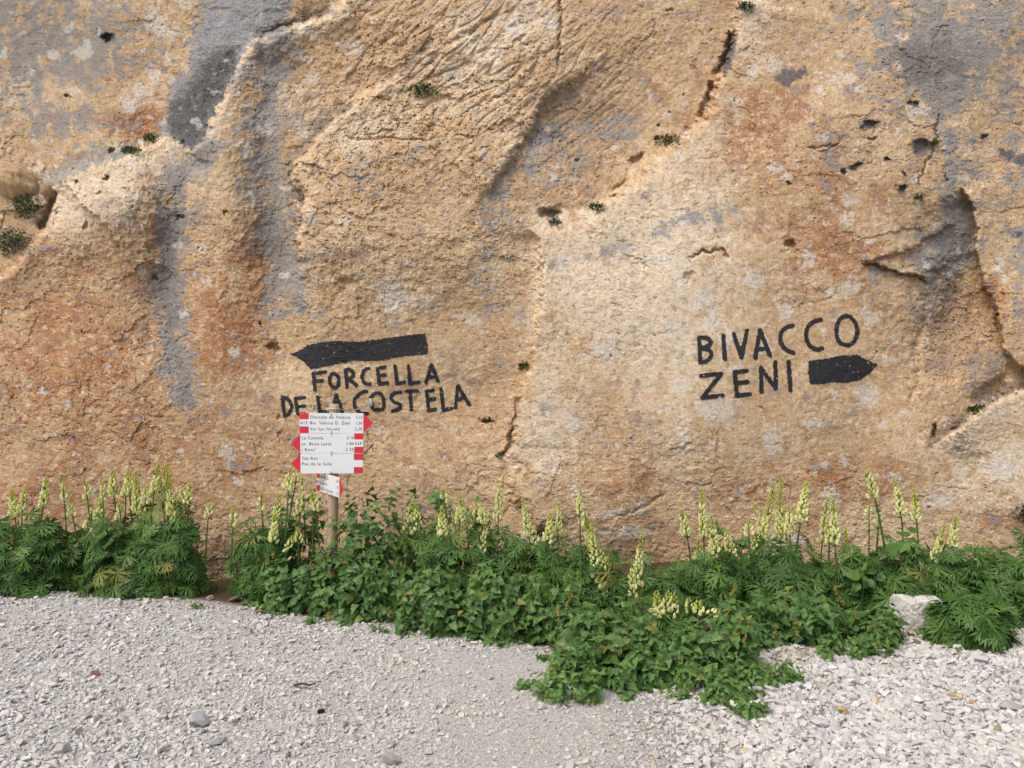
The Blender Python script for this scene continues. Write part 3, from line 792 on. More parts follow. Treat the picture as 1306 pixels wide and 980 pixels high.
def board(u0, u1, v0, v1, tip, bands, lines, bolts, label, turn=None, tilt_=0.0):
    """one arrow board; local frame: origin at the middle of its front"""
    cx, cz = (PX(u0)+PX(u1))/2, (PZ(v0)+PZ(v1))/2
    hw, hh = (PX(u1)-PX(u0))/2, (PZ(v0)-PZ(v1))/2
    lx = lambda u: PX(u)-cx
    lz = lambda v: PZ(v)-cz
    mb = MB(); mb.box(-hw, hw, 0, .004, -hh, hh)
    o = link('sign_board', mb.mesh('sign_board', [m_white]), sign, label=label)
    if turn is None:
        o.location = (cx-px_c, -.046, cz-pz0)
        o.rotation_euler = (0, tilt_, 0)
    else:
        o.location = turn[0]; o.rotation_euler = (0, tilt_, turn[1])
    s = 1 if tip[0] > (u0+u1)/2 else -1
    xe = hw*s; mb = MB()
    tri = [(xe, 0, hh*.97), (xe, 0, -hh*.97), (lx(tip[0]), 0, lz(tip[1]))]
    mb.add([(x, y_, z) for y_ in (0, .004) for x, _, z in tri], [(0, 1, 2), (3, 5, 4), (0, 3, 4, 1), (1, 4, 5, 2), (2, 5, 3, 0)])
    link('arrow_tip', mb.mesh('arrow_tip', [m_red]), o)
    for (a, b2, c2, d2) in bands:
        mb = MB(); mb.box(lx(a), lx(b2), -.0012, .0008, lz(d2), lz(c2)); link('red_band', mb.mesh('red_band', [m_red]), o)
    for (tx, a, b2, c2, d2) in lines:
        text_mesh(tx, lx(a), lx(b2), lz(d2), lz(c2), -.0016, o)
    for (a, c2) in bolts:
        mb = MB(); mb.tube([(lx(a), -.005, lz(c2)), (lx(a), .002, lz(c2))], .0036, 10); link('bolt', mb.mesh('bolt', [m_bolt]), o)
    return o
q = .1275
zu = lambda x: 370+x*q
zv = lambda y: 515+y*q
def LN(tx, x0, x1, y0, y1): return (tx, zu(x0), zu(x1), zv(y0), zv(y1))
board(zu(94), zu(732), zv(95), zv(294), (zu(832), zv(192)), [(zu(94), zu(186), zv(97), zv(156)), (zu(94), zu(186), zv(229), zv(293))],
      [LN('Sforcela de Valacia', 200, 600, 118, 150), LN('Biv. Valacia D. Zeni', 200, 600, 177, 208), LN('Val San Nicolò', 200, 497, 236, 267),
       LN('0.15', 658, 720, 120, 150), LN('1.00', 658, 720, 179, 209), LN('2.30', 650, 720, 237, 267), LN('615', 108, 172, 177, 208)],
      [(zu(413), zv(111)), (zu(413), zv(283))], 'topmost white board numbered 615 with red tip', None, .004)
board(zu(102), zu(732), zv(298), zv(495), (zu(10), zv(402)), [(zu(642), zu(732), zv(299), zv(358)), (zu(642), zu(732), zv(433), zv(494))],
      [LN('La Costela', 118, 330, 325, 357), LN('pr. Baite Lastè', 118, 413, 384, 416), LN("I Ronc'", 118, 258, 443, 475),
       LN('0.10', 570, 635, 325, 356), LN('1.00', 568, 635, 384, 414), LN('2.30', 558, 635, 443, 472), LN('624', 652, 715, 381, 412)],
      [(zu(414), zv(311)), (zu(414), zv(484))], 'middle white board numbered 624', None, -.003)
board(zu(104), zu(728), zv(499), zv(698), (zu(12), zv(603)), [(zu(638), zu(729), zv(500), zv(562)), (zu(638), zu(729), zv(634), zv(695))],
      [LN('Sas Aut', 120, 276, 529, 560), LN('Pas da le Sele', 120, 415, 587, 617)],
      [(zu(414), zv(513)), (zu(414), zv(686))], 'lowest front board with two lines of writing', None, .002)
# the turned board under them: same size, swung about the post
ang = math.radians(-57)
turned = board(zu(94), zu(732), zv(703), zv(897), (zu(832), zv(800)), [(zu(94), zu(186), zv(704), zv(763)), (zu(94), zu(186), zv(836), zv(896))],
      [LN('Al Nasc', 200, 440, 727, 758), LN('Larsè', 200, 400, 786, 817), LN('Val di Nicolò', 200, 560, 845, 876), LN('0.40', 650, 715, 727, 757), LN('1.30', 650, 715, 786, 816), LN('2.20', 650, 715, 845, 875), LN('613', 108, 172, 786, 817)],
      [(zu(413), zv(720)), (zu(413), zv(890))], 'turned board seen almost edge on below the others', ((-.034, -.056, PZ(617.5)-pz0), ang), 0)
# wire from the post top to an iron peg in the rock
peg = on_cliff(474, 513, .03)
mb = MB(); a_ = Vector((.02, -.035, PZ(521.5)-pz0)); e_ = Vector(peg)-Vector(sign.location)
pts = []
for i in range(13):
    k = i/12; p = a_.lerp(e_, k); p.z -= .035*math.sin(math.pi*k); pts.append(p)
mb.tube(pts, .0038, 6)
mb.tube([Vector((math.cos(g)*.041, math.sin(g)*.041, PZ(521.5)-pz0+.002*math.sin(g))) for g in np.linspace(0, 6.28, 17)], .0036, 6)
link('wire', mb.mesh('wire', [m_steel], True), sign)
mb = MB(); mb.tube([e_+Vector((0, -.03, 0)), e_+Vector((0, .06, 0))], .011, 8)
mb.tube([e_+Vector((0, -.034, -.03)), e_+Vector((0, -.03, .03))], [.012, .016], 8)
link('rock_peg', mb.mesh('rock_peg', [m_steel]), sign)

# ------------------------------------------------------------------ foliage materials
def leaf_mat(name, dark, mid, light, trans=.15, island=False):
    m, t, b = material(name, .5, .35)
    if island:
        r = t.nodes.new('ShaderNodeNewGeometry').outputs['Random Per Island']
    else:
        r = t.nodes.new('ShaderNodeObjectInfo').outputs['Random']
    c = ramp(t, r, [(0, dark), (.5, mid), (.965, light), (.985, (.18, .20, .04)), (1, (.22, .20, .05))])
    g = noise(t, coords(t), 6, 3, .6) if not island else noise(t, coords(t), 40, 3, .6)
    c = mixc(t, 'MULTIPLY', .6, c, ramp(t, g, [(.3, (.72, .74, .7)), (.7, (1.15, 1.12, 1.1))]))
    t.links.new(c, b.inputs['Base Color'])
    tr = t.nodes.new('ShaderNodeBsdfTranslucent'); t.links.new(mixc(t, 'MULTIPLY', 1, c, (1.3, 1.5, .7)), tr.inputs['Color'])
    mx = t.nodes.new('ShaderNodeMixShader'); mx.inputs[0].default_value = trans
    t.links.new(b.outputs[0], mx.inputs[1]); t.links.new(tr.outputs[0], mx.inputs[2])
    t.links.new(mx.outputs[0], t.nodes['Material Output'].inputs['Surface'])
    return m
AC = ((.038, .090, .016), (.062, .138, .024), (.105, .195, .040))
GF = ((.040, .094, .020), (.070, .148, .032), (.118, .215, .050))
WD = ((.052, .115, .022), (.084, .172, .034), (.125, .222, .052))
m_ac = leaf_mat('monkshood_leaf', *AC); m_aci = leaf_mat('monkshood_leaf_inner', *AC, island=True)
m_gf = leaf_mat('goosefoot_leaf', *GF); m_gfi = leaf_mat('goosefoot_leaf_inner', *GF, island=True)
m_wd = leaf_mat('weed_leaf', *WD); m_wdi = leaf_mat('weed_leaf_inner', *WD, island=True)
m_bl = leaf_mat('broad_leaf_green', (.05, .115, .018), (.075, .15, .026), (.10, .19, .034)); m_bli = m_aci
m_stem = plain('green_stem', (.07, .13, .035), .6, .3, .25)
m_flower = leaf_mat('cream_flower', tuple(lin(232, 231, 152)), tuple(lin(244, 242, 172)), tuple(lin(250, 246, 198)), .3, True)
m_bud = leaf_mat('yellow_green_bud', tuple(lin(192, 198, 70)), tuple(lin(216, 218, 92)), tuple(lin(218, 220, 118)), .3, True)
m_seed = plain('brown_seed_head', lin(140, 130, 66), .8, .2, .3)
m_core = plain('shaded_stems', (.030, .050, .018), .9, .1, .3)

# ------------------------------------------------------------------ leaf shapes: unit length, base at the origin, tip along +Y, upper side +Z
def leaf_monkshood(seed):
    r = random.Random(seed); mb = MB()
    def bend(x, y):
        d = math.hypot(x, y); return -.34*d*d + .05*math.sin(7*x+seed)
    def blade(ox, oy, ang, ln, wd):
        dx, dy = math.sin(ang), math.cos(ang); px, py = dy, -dx
        P_ = [(ox, oy), (ox+dx*ln*.45+px*wd, oy+dy*ln*.45+py*wd), (ox+dx*ln, oy+dy*ln), (ox+dx*ln*.45-px*wd, oy+dy*ln*.45-py*wd)]
        mb.add([(x, y, bend(x, y)+(.03 if i in (0, 2) else 0)) for i, (x, y) in enumerate(P_)], [(0, 1, 2), (0, 2, 3)])
    for i, a in enumerate((-118, -72, -34, 0, 34, 72, 118)):
        a = math.radians(a+r.uniform(-6, 6)); ln = (.50, .58, .62, .68, .62, .58, .50)[i]*r.uniform(.9, 1.08)
        y0 = .30
        blade(0, y0, a, ln, .062)
        for s in (-1, 1):
            k = r.uniform(.38, .52)
            blade(math.sin(a)*ln*k, y0+math.cos(a)*ln*k, a+s*math.radians(r.uniform(26, 38)), ln*r.uniform(.42, .56), .036)
    mb.add([(-.012, 0, 0), (.012, 0, 0), (.008, .32, 0), (-.008, .32, 0)], [(0, 1, 2, 3)])
    return mb
def leaf_toothed(seed, wide=1.0, k=.45):
    r = random.Random(seed); mb = MB()
    half = [(.0, .16), (.15, .08), (.42, .14), (.28, .30), (.38, .40), (.22, .52), (.27, .62), (.12, .76), (.13, .84), (0, 1.04)]
    ys = [.16, .20, .26, .36, .44, .56, .66, .78, .86, 1.02]
    def zf(x, y): return .28*abs(x)*1.0 - k*y*y*.6 + .04*math.sin(9*y+seed) - .5*x*x
    for s in (-1, 1):
        v = [(0, y, zf(0, y)) for y in ys]
        e = [(s*x*wide*r.uniform(.9, 1.1), y+r.uniform(-.02, .02), 0) for x, y in half]
        e = [(x, y, zf(x, y)) for x, y, _ in e]; n_ = len(ys)
        f = []
        for i in range(n_-1):
            q_ = (i, i+1, n_+i+1, n_+i) if s < 0 else (i, n_+i, n_+i+1, i+1)
            f.append(q_)
        mb.add(v+e, f)
    mb.add([(-.014, 0, 0), (.014, 0, 0), (.01, .18, 0), (-.01, .18, 0)], [(0, 1, 2, 3)])
    return mb
def leaf_oval(seed, wide=.36):
    mb = MB(); ys = [.1, .22, .38, .55, .72, .87, 1.0]; ws = [0, .7, 1, .92, .62, .28, 0]
    zf = lambda x, y: .25*abs(x)-.35*y*y+.03*math.sin(8*y+seed)
    for s in (-1, 1):
        v = [(0, y, zf(0, y)) for y in ys]+[(s*wide*w_, y, zf(wide*w_, y)) for w_, y in zip(ws, ys)]; n_ = len(ys)
        mb.add(v, [((i, i+1, n_+i+1, n_+i) if s < 0 else (i, n_+i, n_+i+1, i+1)) for i in range(n_-1)])
    return mb
def as_np(mb): return np.array(mb.v), np.array(mb.f)
KINDS = {
 'A': dict(leaves=[leaf_monkshood(k) for k in range(5)], mat=m_ac, imat=m_aci, size=(.13, .20)),
 'G': dict(leaves=[leaf_toothed(k, .9+.06*k, .3+.12*k) for k in range(5)], mat=m_gf, imat=m_gfi, size=(.042, .082)),
 'W': dict(leaves=[leaf_toothed(k+9, .85, .4) for k in range(3)], mat=m_wd, imat=m_wdi, size=(.033, .058)),
 'B': dict(leaves=[leaf_oval(k) for k in range(3)], mat=m_bl, imat=m_bli, size=(.075, .125)),
}
for K in KINDS.values():
    K['np'] = [as_np(l) for l in K['leaves']]
    K['me'] = [l.mesh('leaf', [K['mat']]) for l in K['leaves']]

def frame(nrm, tip):
    n_ = nrm.normalized(); y_ = (tip-n_*tip.dot(n_))
    y_ = y_.normalized() if y_.length > 1e-4 else n_.orthogonal().normalized()
    return Matrix((y_.cross(n_), y_, n_)).transposed()

# ---- flower spikes: cream hooded flowers round a stalk, yellow-green buds at the top
BENDS = (-.13, .04, .10, -.05, .16)
def spike_mesh(length, seed, loose=False):
    r = random.Random(seed); mb = MB(); bend = BENDS[seed % 5]; cut = r.choice((.5, .66, .74, .82))
    n_ = max(10, int(length*(140 if loose else 215)))
    for i in range(n_):
        k = (i+.5)/n_
        z = length*k; a = i*2.39996+r.uniform(-.3, .3)
        if k < .4 and r.random() < (.45 if loose else .12): continue
        bud = k > cut+r.uniform(-.08, .08)
        sz = (.0222*(1-.45*k) if not bud else .0115*(1.5-k*.8))*r.uniform(.85, 1.15)
        rr = (.021*(1-k)+.008)*r.uniform(.7, 1.15)
        c_ = Vector((math.cos(a)*rr+bend*k*k*length, math.sin(a)*rr, z)); out = Vector((math.cos(a), math.sin(a), 0))
        up = (Vector((0, 0, 1))+out*r.uniform(.05, .5)).normalized(); sd = up.cross(out).normalized(); ow = sd.cross(up)
        v = [c_-up*sz*.9+ow*sz*.2, c_+up*sz]
        for zz_, w_ in ((-.45, .52), (.45, .40)):
            for g in range(4):
                h_ = math.pi/4+g*math.pi/2
                v.append(c_+up*sz*zz_+(sd*math.cos(h_)+ow*math.sin(h_))*sz*w_)
        f = []
        for g in range(4):
            g2 = (g+1) % 4
            f += [(0, 2+g2, 2+g), (2+g, 2+g2, 6+g2, 6+g), (6+g, 6+g2, 1)]
        mb.add(v, f, 1 if bud else 0)
    return mb.mesh('flower_spike', [m_flower, m_bud])
def stalk_mesh(length, seed):
    r = random.Random(seed); mb = MB()
    mb.tube([(0, 0, -.34), (.004, 0, -.1), (BENDS[seed % 5]*length*.25, 0, length*.5), (BENDS[seed % 5]*length*.94, 0, length*.97)], [.006, .005, .0035, .0015], 5)
    for i in range(7):
        z = -.03-.05*i*r.uniform(.7, 1.2); a = r.uniform(0, 6.28); ln = r.uniform(.03, .06)+.004*i
        for s in (-.5, 0, .5):
            d = Vector((math.cos(a+s), math.sin(a+s), .35)); p = Vector((-d.y, d.x, 0))*.006
            b0 = Vector((0, 0, z)); e1 = b0+d*ln*(1 if s == 0 else .75)
            mb.add([b0, b0+d*ln*.5+p, e1, b0+d*ln*.5-p], [(0, 1, 2), (0, 2, 3)], 1)
    return mb.mesh('stalk', [m_stem, m_ac])
SP_LEN = (.06, .10, .14, .18, .22, .27, .33, .40)
SPIKES = {L: [(spike_mesh(L, int(L*100)*5+s, s in (2, 4)), stalk_mesh(L, int(L*100)*5+s)) for s in range(5)] for L in SP_LEN}
def add_spike(root, u, v0, v1, d, lean=None):
    base = Vector(((u-CU)/F*d, d, EYE+(CV-v1)/F*d)); L = (v1-v0)/F*d
    best = min(SP_LEN, key=lambda q_: abs(math.log(q_/L)))
    fm, sm_ = SPIKES[best][random.randrange(5)]
    o = link('flower_spike', fm, root)
    o.location = base-root.location
    ln = random.gauss(0, .10) if lean is None else lean
    o.rotation_euler = (random.gauss(0, .07), ln, random.uniform(0, 6.28) if lean is None else 0)
    k = random.uniform(1.0, 1.28)*(L/best)**.5; o.scale = (k, k, L/best)
    link('stalk', sm_, o)

def seed_head_mesh(seed):
    r = random.Random(seed); mb = MB()
    for i in range(26):
        k = i/26; c_ = Vector((.02*math.sin(k*2.4), 0, .10*k)); s_ = .008*(1.2-k)
        c_ += Vector((r.gauss(0, .006), r.gauss(0, .006), 0))
        v = [c_+Vector(p)*s_ for p in ((1, 0, 0), (-1, 0, 0), (0, 1, 0), (0, -1, 0), (0, 0, 1), (0, 0, -1))]
        mb.add(v, [(0, 2, 4), (2, 1, 4), (1, 3, 4), (3, 0, 4), (2, 0, 5), (1, 2, 5), (3, 1, 5), (0, 3, 5)])
    return mb.mesh('seed_head', [m_seed])
SEEDS = [seed_head_mesh(k) for k in range(3)]

def plant(kind, u, hw_px, v_top, d, ry, n_out, name, label, cat, group, n_in=None, seeds=0, flat=.42):
    K = KINDS[kind]
    x = (u-CU)/F*d; gz = float(ground_z(x, d)); rx = hw_px*d/F; h = EYE+(CV-v_top)/F*d-gz
    h = max(h*((1.08 if kind == 'A' else 1.19) if v_top < 720 else 1.24), .06)
    if kind == 'G': n_out = int(n_out*1.9)
    root = link(name, None, None, label=label, category=cat, group=group); root.location = (x, d, gz)
    root.empty_display_size = .1
    smax = K['size'][1]
    def spot(rad, front):
        while True:
            phi = random.uniform(-math.pi, 0) if random.random() < front else random.uniform(0, math.pi)
            sz = random.random()**.85
            c_ = math.sqrt(max(0, 1-sz*sz))**flat
            lump = 1+.16*math.sin(3*phi+u)+.10*math.sin(5*phi-u*.7+4*sz)
            rr = rad*lump
            return Vector((rx*c_*math.cos(phi)*rr, ry*c_*math.sin(phi)*rr, max(.012, h*sz*rad*(1+.08*math.sin(u+6*phi))))), Vector((math.cos(phi)*c_/max(rx, .1), math.sin(phi)*c_/max(ry, .1), sz/max(h, .1))).normalized()
    def orient(nv):
        nn = (nv*.55+Vector((0, -.25, .55))+Vector((random.gauss(0, .33), random.gauss(0, .33), random.gauss(0, .22))))
        tip = nv+Vector((random.gauss(0, .45), -.15+random.gauss(0, .35), random.gauss(-.10, .35)))
        return frame(nn, tip)
    shr = .92
    shoots = []
    if kind in 'GWB':                          # leaves stand in rosettes round the shoot tips
        for _ in range(max(2, n_out//6)):
            p, nv = spot(random.uniform(.80, 1.06)*shr, .88)
            ax = (nv*.55+Vector((random.gauss(0, .25), -.22+random.gauss(0, .2), .75))).normalized()
            e1 = ax.orthogonal().normalized(); e2 = ax.cross(e1); a0 = random.uniform(0, 6.28)
            for k in range(6):
                g = a0+k*2.4; rd = e1*math.cos(g)+e2*math.sin(g); up = .75-.17*k+random.gauss(0, .15)
                tip = (rd+ax*up).normalized()
                shoots.append((p+rd*.008-ax*.014*k, frame(ax*(.9)-rd*up*.6+Vector((random.gauss(0, .18), random.gauss(0, .18), 0)), tip), (.55+.12*k)))
    for i in range(n_out):
        if i < len(shoots):
            p, M, sc_ = shoots[i]; s = random.uniform(*K['size'])*1.15*min(sc_, 1.1)
            p = p+M.col[1]*s*.45
        else:
            p, nv = spot(random.uniform(.78, 1.06)*shr, .86)
            M = orient(nv); s = random.uniform(*K['size'])
        s *= .8+.35*random.random()
        o = link('leaf', random.choice(K['me']), root)
        p = p-M.col[1]*s*.45
        p.z = max(p.z, .01)
        Mm = (M*s).to_4x4(); Mm.translation = p; o.matrix_local = Mm
    vs, fs, mi, off = [], [], [], 0
    n_in = n_in if n_in is not None else int(n_out*1.5)
    for i in range(n_in):
        p, nv = spot(random.uniform(.45, .88)*shr, .75)
        M = orient(nv); s = random.uniform(*K['size']); lv, lf = K['np'][random.randrange(len(K['np']))]
        p = p-M.col[1]*s*.45
        vs.append((lv*s)@np.array(M.transposed())+np.array(p)); fs.append(lf+off); mi.append(np.zeros(len(lf), int)); off += len(lv)
    mb = MB()
    for i in range(max(5, int(hw_px/4))):
        p, nv = spot(.8*shr, .6)
        b0 = Vector((p.x*.35, p.y*.35, -.02))
        mb.tube([b0, b0.lerp(p, .5)+Vector((0, 0, .03)), p], [.005, .004, .002], 4, 0, False)
    vs.append(np.array(mb.v)); fs.append(np.array(mb.f)+off); mi.append(np.ones(len(mb.f), int))
    vv = np.concatenate(vs); vv[:, 2] = np.maximum(vv[:, 2], -.02)
    link('inner_foliage', mesh_np('inner_foliage', vv, np.concatenate(fs), [K['imat'], m_stem], False, np.concatenate(mi)), root, kind='stuff')
    for i in range(seeds):
        p, nv = spot(1.0, .9)
        o = link('seed_head', random.choice(SEEDS), root); o.location = p*.97
        o.rotation_euler = (random.gauss(0, .4), random.gauss(0, .5), random.uniform(0, 6)); k = random.uniform(.5, .95); o.scale = (k, k, k)
    root['px'] = u
    return root

MK, GFN, WDN = 'monkshood_plant', 'goosefoot_plant', 'weed_patch'
GA, GG, GW = 'monkshood plants along the cliff foot', 'leafy goosefoot plants along the cliff foot', 'low weeds on the gravel edge'
def mk(u, hw, vt, d, ry, n, label, **k):
    r = plant('A', u, hw, vt, d, ry, n, MK, label, 'flowering plant', GA, **k); MONKS.append((u, d, r)); return r
def gf(u, hw, vt, d, ry, n, label, **k): return plant('G', u, hw, vt, d, ry, n, GFN, label, 'leafy plant', GG, seeds=k.pop('seeds', 4), **k)
def wd(u, hw, vt, d, ry, n, label, **k): return plant('W', u, hw, vt, d, ry, n, WDN, label, 'weed', GW, **k)
MONKS = []
def gd(u, v): return float(to_ground(u, v)[1])
mk(1010, 40, 735, 5.15, .18, 40, 'feathery monkshood without flowers filling in behind the large leaved goosefoot')
mk(1165, 40, 735, 5.05, .16, 36, 'low feathery monkshood right behind the limestone block')
mk(1300, 46, 745, 5.0, .2, 50, 'feathery monkshood cut by the frame at the end of the stone heap')
mk(838, 46, 722, 5.5, .2, 40, 'monkshood without flowers in front of the darkest foot of the rock')
mk(25, 88, 655, 5.85, .30, 100, 'feathery monkshood mound cut by the picture edge, few cream spikes')
mk(108, 36, 668, 5.95, .20, 32, 'narrow shaded monkshood squeezed between two feathery mounds')
mk(192, 82, 648, 5.80, .34, 140, 'big round monkshood mound with the thickest crowd of flower spikes')
mk(338, 42, 655, 5.75, .20, 48, 'monkshood with leaning cream spikes beside the bare gap at the cliff foot')
gf(380, 45, 634, 5.85, .22, 74, 'goosefoot behind the wooden post with taller leaves')
gf(378, 62, 712, 5.48, .18, 66, 'goosefoot in front of the post foot, on the side of the bare gap')
gf(474, 62, 634, 5.68, .28, 140, 'tall goosefoot beside the post under the turned sign board')
gf(424, 30, 708, 5.40, .12, 30, 'small goosefoot hiding the foot of the wooden post', seeds=1)
gf(466, 62, 712, 5.40, .18, 66, 'low goosefoot spilling onto gravel just past the post')
gf(525, 26, 612, 5.95, .13, 26, 'upright nettle like stem against the rock under the word COSTELA', seeds=1)
gf(566, 28, 622, 5.95, .14, 26, 'second upright leafy stem against the rock, behind the crowded spikes', seeds=1)
gf(608, 26, 620, 5.95, .13, 24, 'third upright leafy stem by the foot of the vertical seam', seeds=1)
mk(578, 72, 672, 5.65, .26, 70, 'monkshood with a dense cluster of cream spikes under the vertical seam')
gf(555, 62, 722, 5.15, .20, 78, 'goosefoot on the gravel edge below the dense cream cluster')
mk(655, 48, 672, 5.72, .22, 44, 'monkshood with one very tall spike standing at the seam')
gf(642, 66, 732, 5.02, .20, 82, 'broad goosefoot where the gravel edge starts to bulge out', seeds=6)
mk(712, 52, 685, 5.60, .22, 50, 'monkshood with thin spikes against pale rock')
gf(708, 50, 742, 4.92, .18, 60, 'goosefoot behind the low green tongue on the gravel', seeds=5)
mk(765, 52, 698, 5.35, .20, 52, 'monkshood with a heavy double cream spike hanging in front of rock')
gf(770, 62, 770, 4.58, .22, 84, 'wide goosefoot forming the front bulge over the path', seeds=5)
mk(842, 58, 770, 4.85, .20, 50, 'low monkshood with short branching yellow flowers')
gf(848, 66, 806, 4.28, .20, 80, 'goosefoot nearest the camera above the white stones', seeds=5)
gf(740, 46, 815, gd(740, 868), .16, 50, 'small goosefoot at the tip of the green tongue', seeds=2)
mk(905, 58, 702, 5.55, .24, 60, 'monkshood with four uneven spikes below the word ZENI')
gf(938, 50, 660, 5.75, .12, 18, 'dark maple like leaves behind the uneven spikes', seeds=0)
mk(995, 66, 692, 5.55, .25, 80, 'monkshood with a row of tall straight spikes below the stubby arrow')
gf(950, 58, 762, 4.62, .22, 70, 'goosefoot at the foot of the trailing weeds', seeds=4)
gf(1030, 66, 758, 4.66, .24, 84, 'large leaved goosefoot in front of the row of tall spikes', seeds=5)
mk(1080, 48, 696, 5.50, .22, 54, 'monkshood with one drooping spike in front of the tall row')
plant('B', 1128, 46, 688, 5.30, .14, 34, 'broadleaf_plant', 'bright green plant with smooth oval leaves', 'leafy plant', 'broad leaved plants', n_in=30)
mk(1160, 46, 684, 5.65, .20, 44, 'monkshood with three slender spikes high above the oval leaves')
gf(1112, 50, 778, 4.66, .20, 66, 'bushy goosefoot beside the square limestone block', seeds=3)
mk(1222, 56, 694, 5.50, .24, 60, 'monkshood with two greenish spikes behind the limestone block')
mk(1292, 50, 686, 5.45, .24, 56, 'feathery monkshood mound without flowers at the end of the bed')
mk(1238, 62, 766, 4.60, .16, 84, 'spreading feathery monkshood growing over the limestone block')
wd(728, 56, 845, gd(728, 888), .22, 90, 'low weed patch forming a green tongue on the gravel path')
wd(905, 62, 838, gd(905, 878), .18, 80, 'weed fringe under the nearest goosefoot')
wd(985, 46, 842, gd(985, 868), .14, 60, 'trailing weed runner ending on the white stones')
wd(957, 26, 888, gd(957, 914), .09, 36, 'small isolated weed tuft on the white stones')
wd(932, 44, 862, gd(932, 892), .11, 52, 'thin creeping weeds between white stones and goosefoot')
wd(1085, 48, 806, gd(1085, 836), .12, 56, 'weed fringe in front of the bushy goosefoot')
wd(275, 32, 768, 5.95, .08, 22, 'sparse yellowish weeds in the bare gap at the cliff foot')
wd(340, 40, 770, 5.50, .10, 36, 'weeds on the gravel edge before the leaning spikes')
wd(668, 12, 870, gd(668, 879), .05, 10, 'tiny sprig beside the green tongue')
gf(805, 56, 792, gd(805, 868), .20, 70, 'goosefoot joining the front bulge to the green tongue', seeds=3)
gf(915, 52, 785, gd(915, 862), .18, 62, 'goosefoot rising behind the creeping weeds', seeds=3)
for (u, v) in ((250, 776), (480, 806), (560, 812), (640, 826), (690, 843), (1018, 872), (1060, 846), (1135, 838), (1290, 812), (1225, 834), (870, 892), (800, 893), (30, 762), (395, 797), (440, 800)):
    plant('W', u, random.uniform(7, 13), v-random.uniform(8, 13), gd(u, v), .05, 7, 'seedling', 'tiny green seedling at the ragged edge of the gravel', 'weed', 'seedlings at the gravel edge', n_in=4)

SP = [(18, 623, 659), (27, 618, 654), (55, 608, 646), (83, 605, 640), (92, 641, 657), (64, 670, 684), (112, 608, 634), (131, 611, 650), (127, 635, 665), (111, 655, 677), (117, 649, 667), (145, 600, 631), (153, 637, 662), (160, 616, 631),
      (165, 598, 628), (175, 599, 654), (185, 618, 650), (191, 618, 649), (197, 590, 628), (208, 605, 649), (215, 592, 650), (220, 590, 657), (224, 636, 669), (231, 618, 639), (239, 616, 649), (266, 641, 659),
      (297, 642, 669), (333, 626, 649), (353, 628, 669), (368, 603, 623), (377, 598, 613), (387, 608, 634), (382, 631, 657), (402, 623, 650), (400, 628, 650), (381, 672, 690), (332, 710, 730), (354, 718, 730),
      (519, 630, 680), (533, 645, 676), (568, 623, 644), (562, 654, 687), (567, 645, 682), (587, 630, 664), (582, 656, 678), (596, 644, 674), (606, 640, 669), (576, 692, 710), (568, 752, 764), (617, 644, 667), (614, 667, 705), (623, 682, 697),
      (634, 604, 667), (674, 635, 682), (683, 660, 697), (698, 654, 690), (712, 641, 687), (739, 623, 669), (742, 690, 740), (737, 718, 735), (755, 656, 700), (762, 672, 748), (769, 690, 750), (773, 710, 758), (806, 715, 761), (813, 680, 751),
      (876, 647, 682), (838, 753, 784), (850, 755, 780), (861, 757, 785), (897, 622, 684), (892, 687, 725), (912, 656, 712), (916, 690, 720), (932, 670, 710), (956, 664, 682), (962, 682, 712), (974, 612, 690), (977, 640, 700), (995, 610, 687), (1007, 645, 679), (1021, 613, 664),
      (1048, 628, 692), (1058, 664, 692), (1065, 636, 692), (1080, 672, 730), (878, 763, 781), (890, 766, 782), (904, 757, 784), (909, 752, 784), (916, 768, 781), (1115, 598, 634), (1108, 644, 659), (1121, 656, 669), (1149, 611, 656), (1169, 623, 664), (1192, 667, 715), (1215, 656, 700)]
for (u, a, b2) in SP:
    def cost(q_):
        up, dp, _ = q_
        lowfront = 1 if b2 > 748 else 0
        return abs(u-up)+(80*abs(dp-4.9) if lowfront else 60*max(0, 5.3-dp))
    up, dp, root = min(MONKS, key=cost)
    d = min(dp-.05+random.uniform(-.06, .06), 5.85) if b2 < 748 else dp-.12
    add_spike(root, u, a, b2, d)
for (u, a, b2, ln) in ((341, 656, 690, -.22), (357, 680, 711, -.28), (846, 768, 786, .9), (898, 768, 786, -1.0)):
    up, dp, root = min(MONKS, key=lambda q_: abs(u-q_[0])+(200 if (q_[1] < 5.3) != (b2 > 748) else 0))
    add_spike(root, u+(6 if ln < 0 else -4), a, b2, dp-.18, -ln)

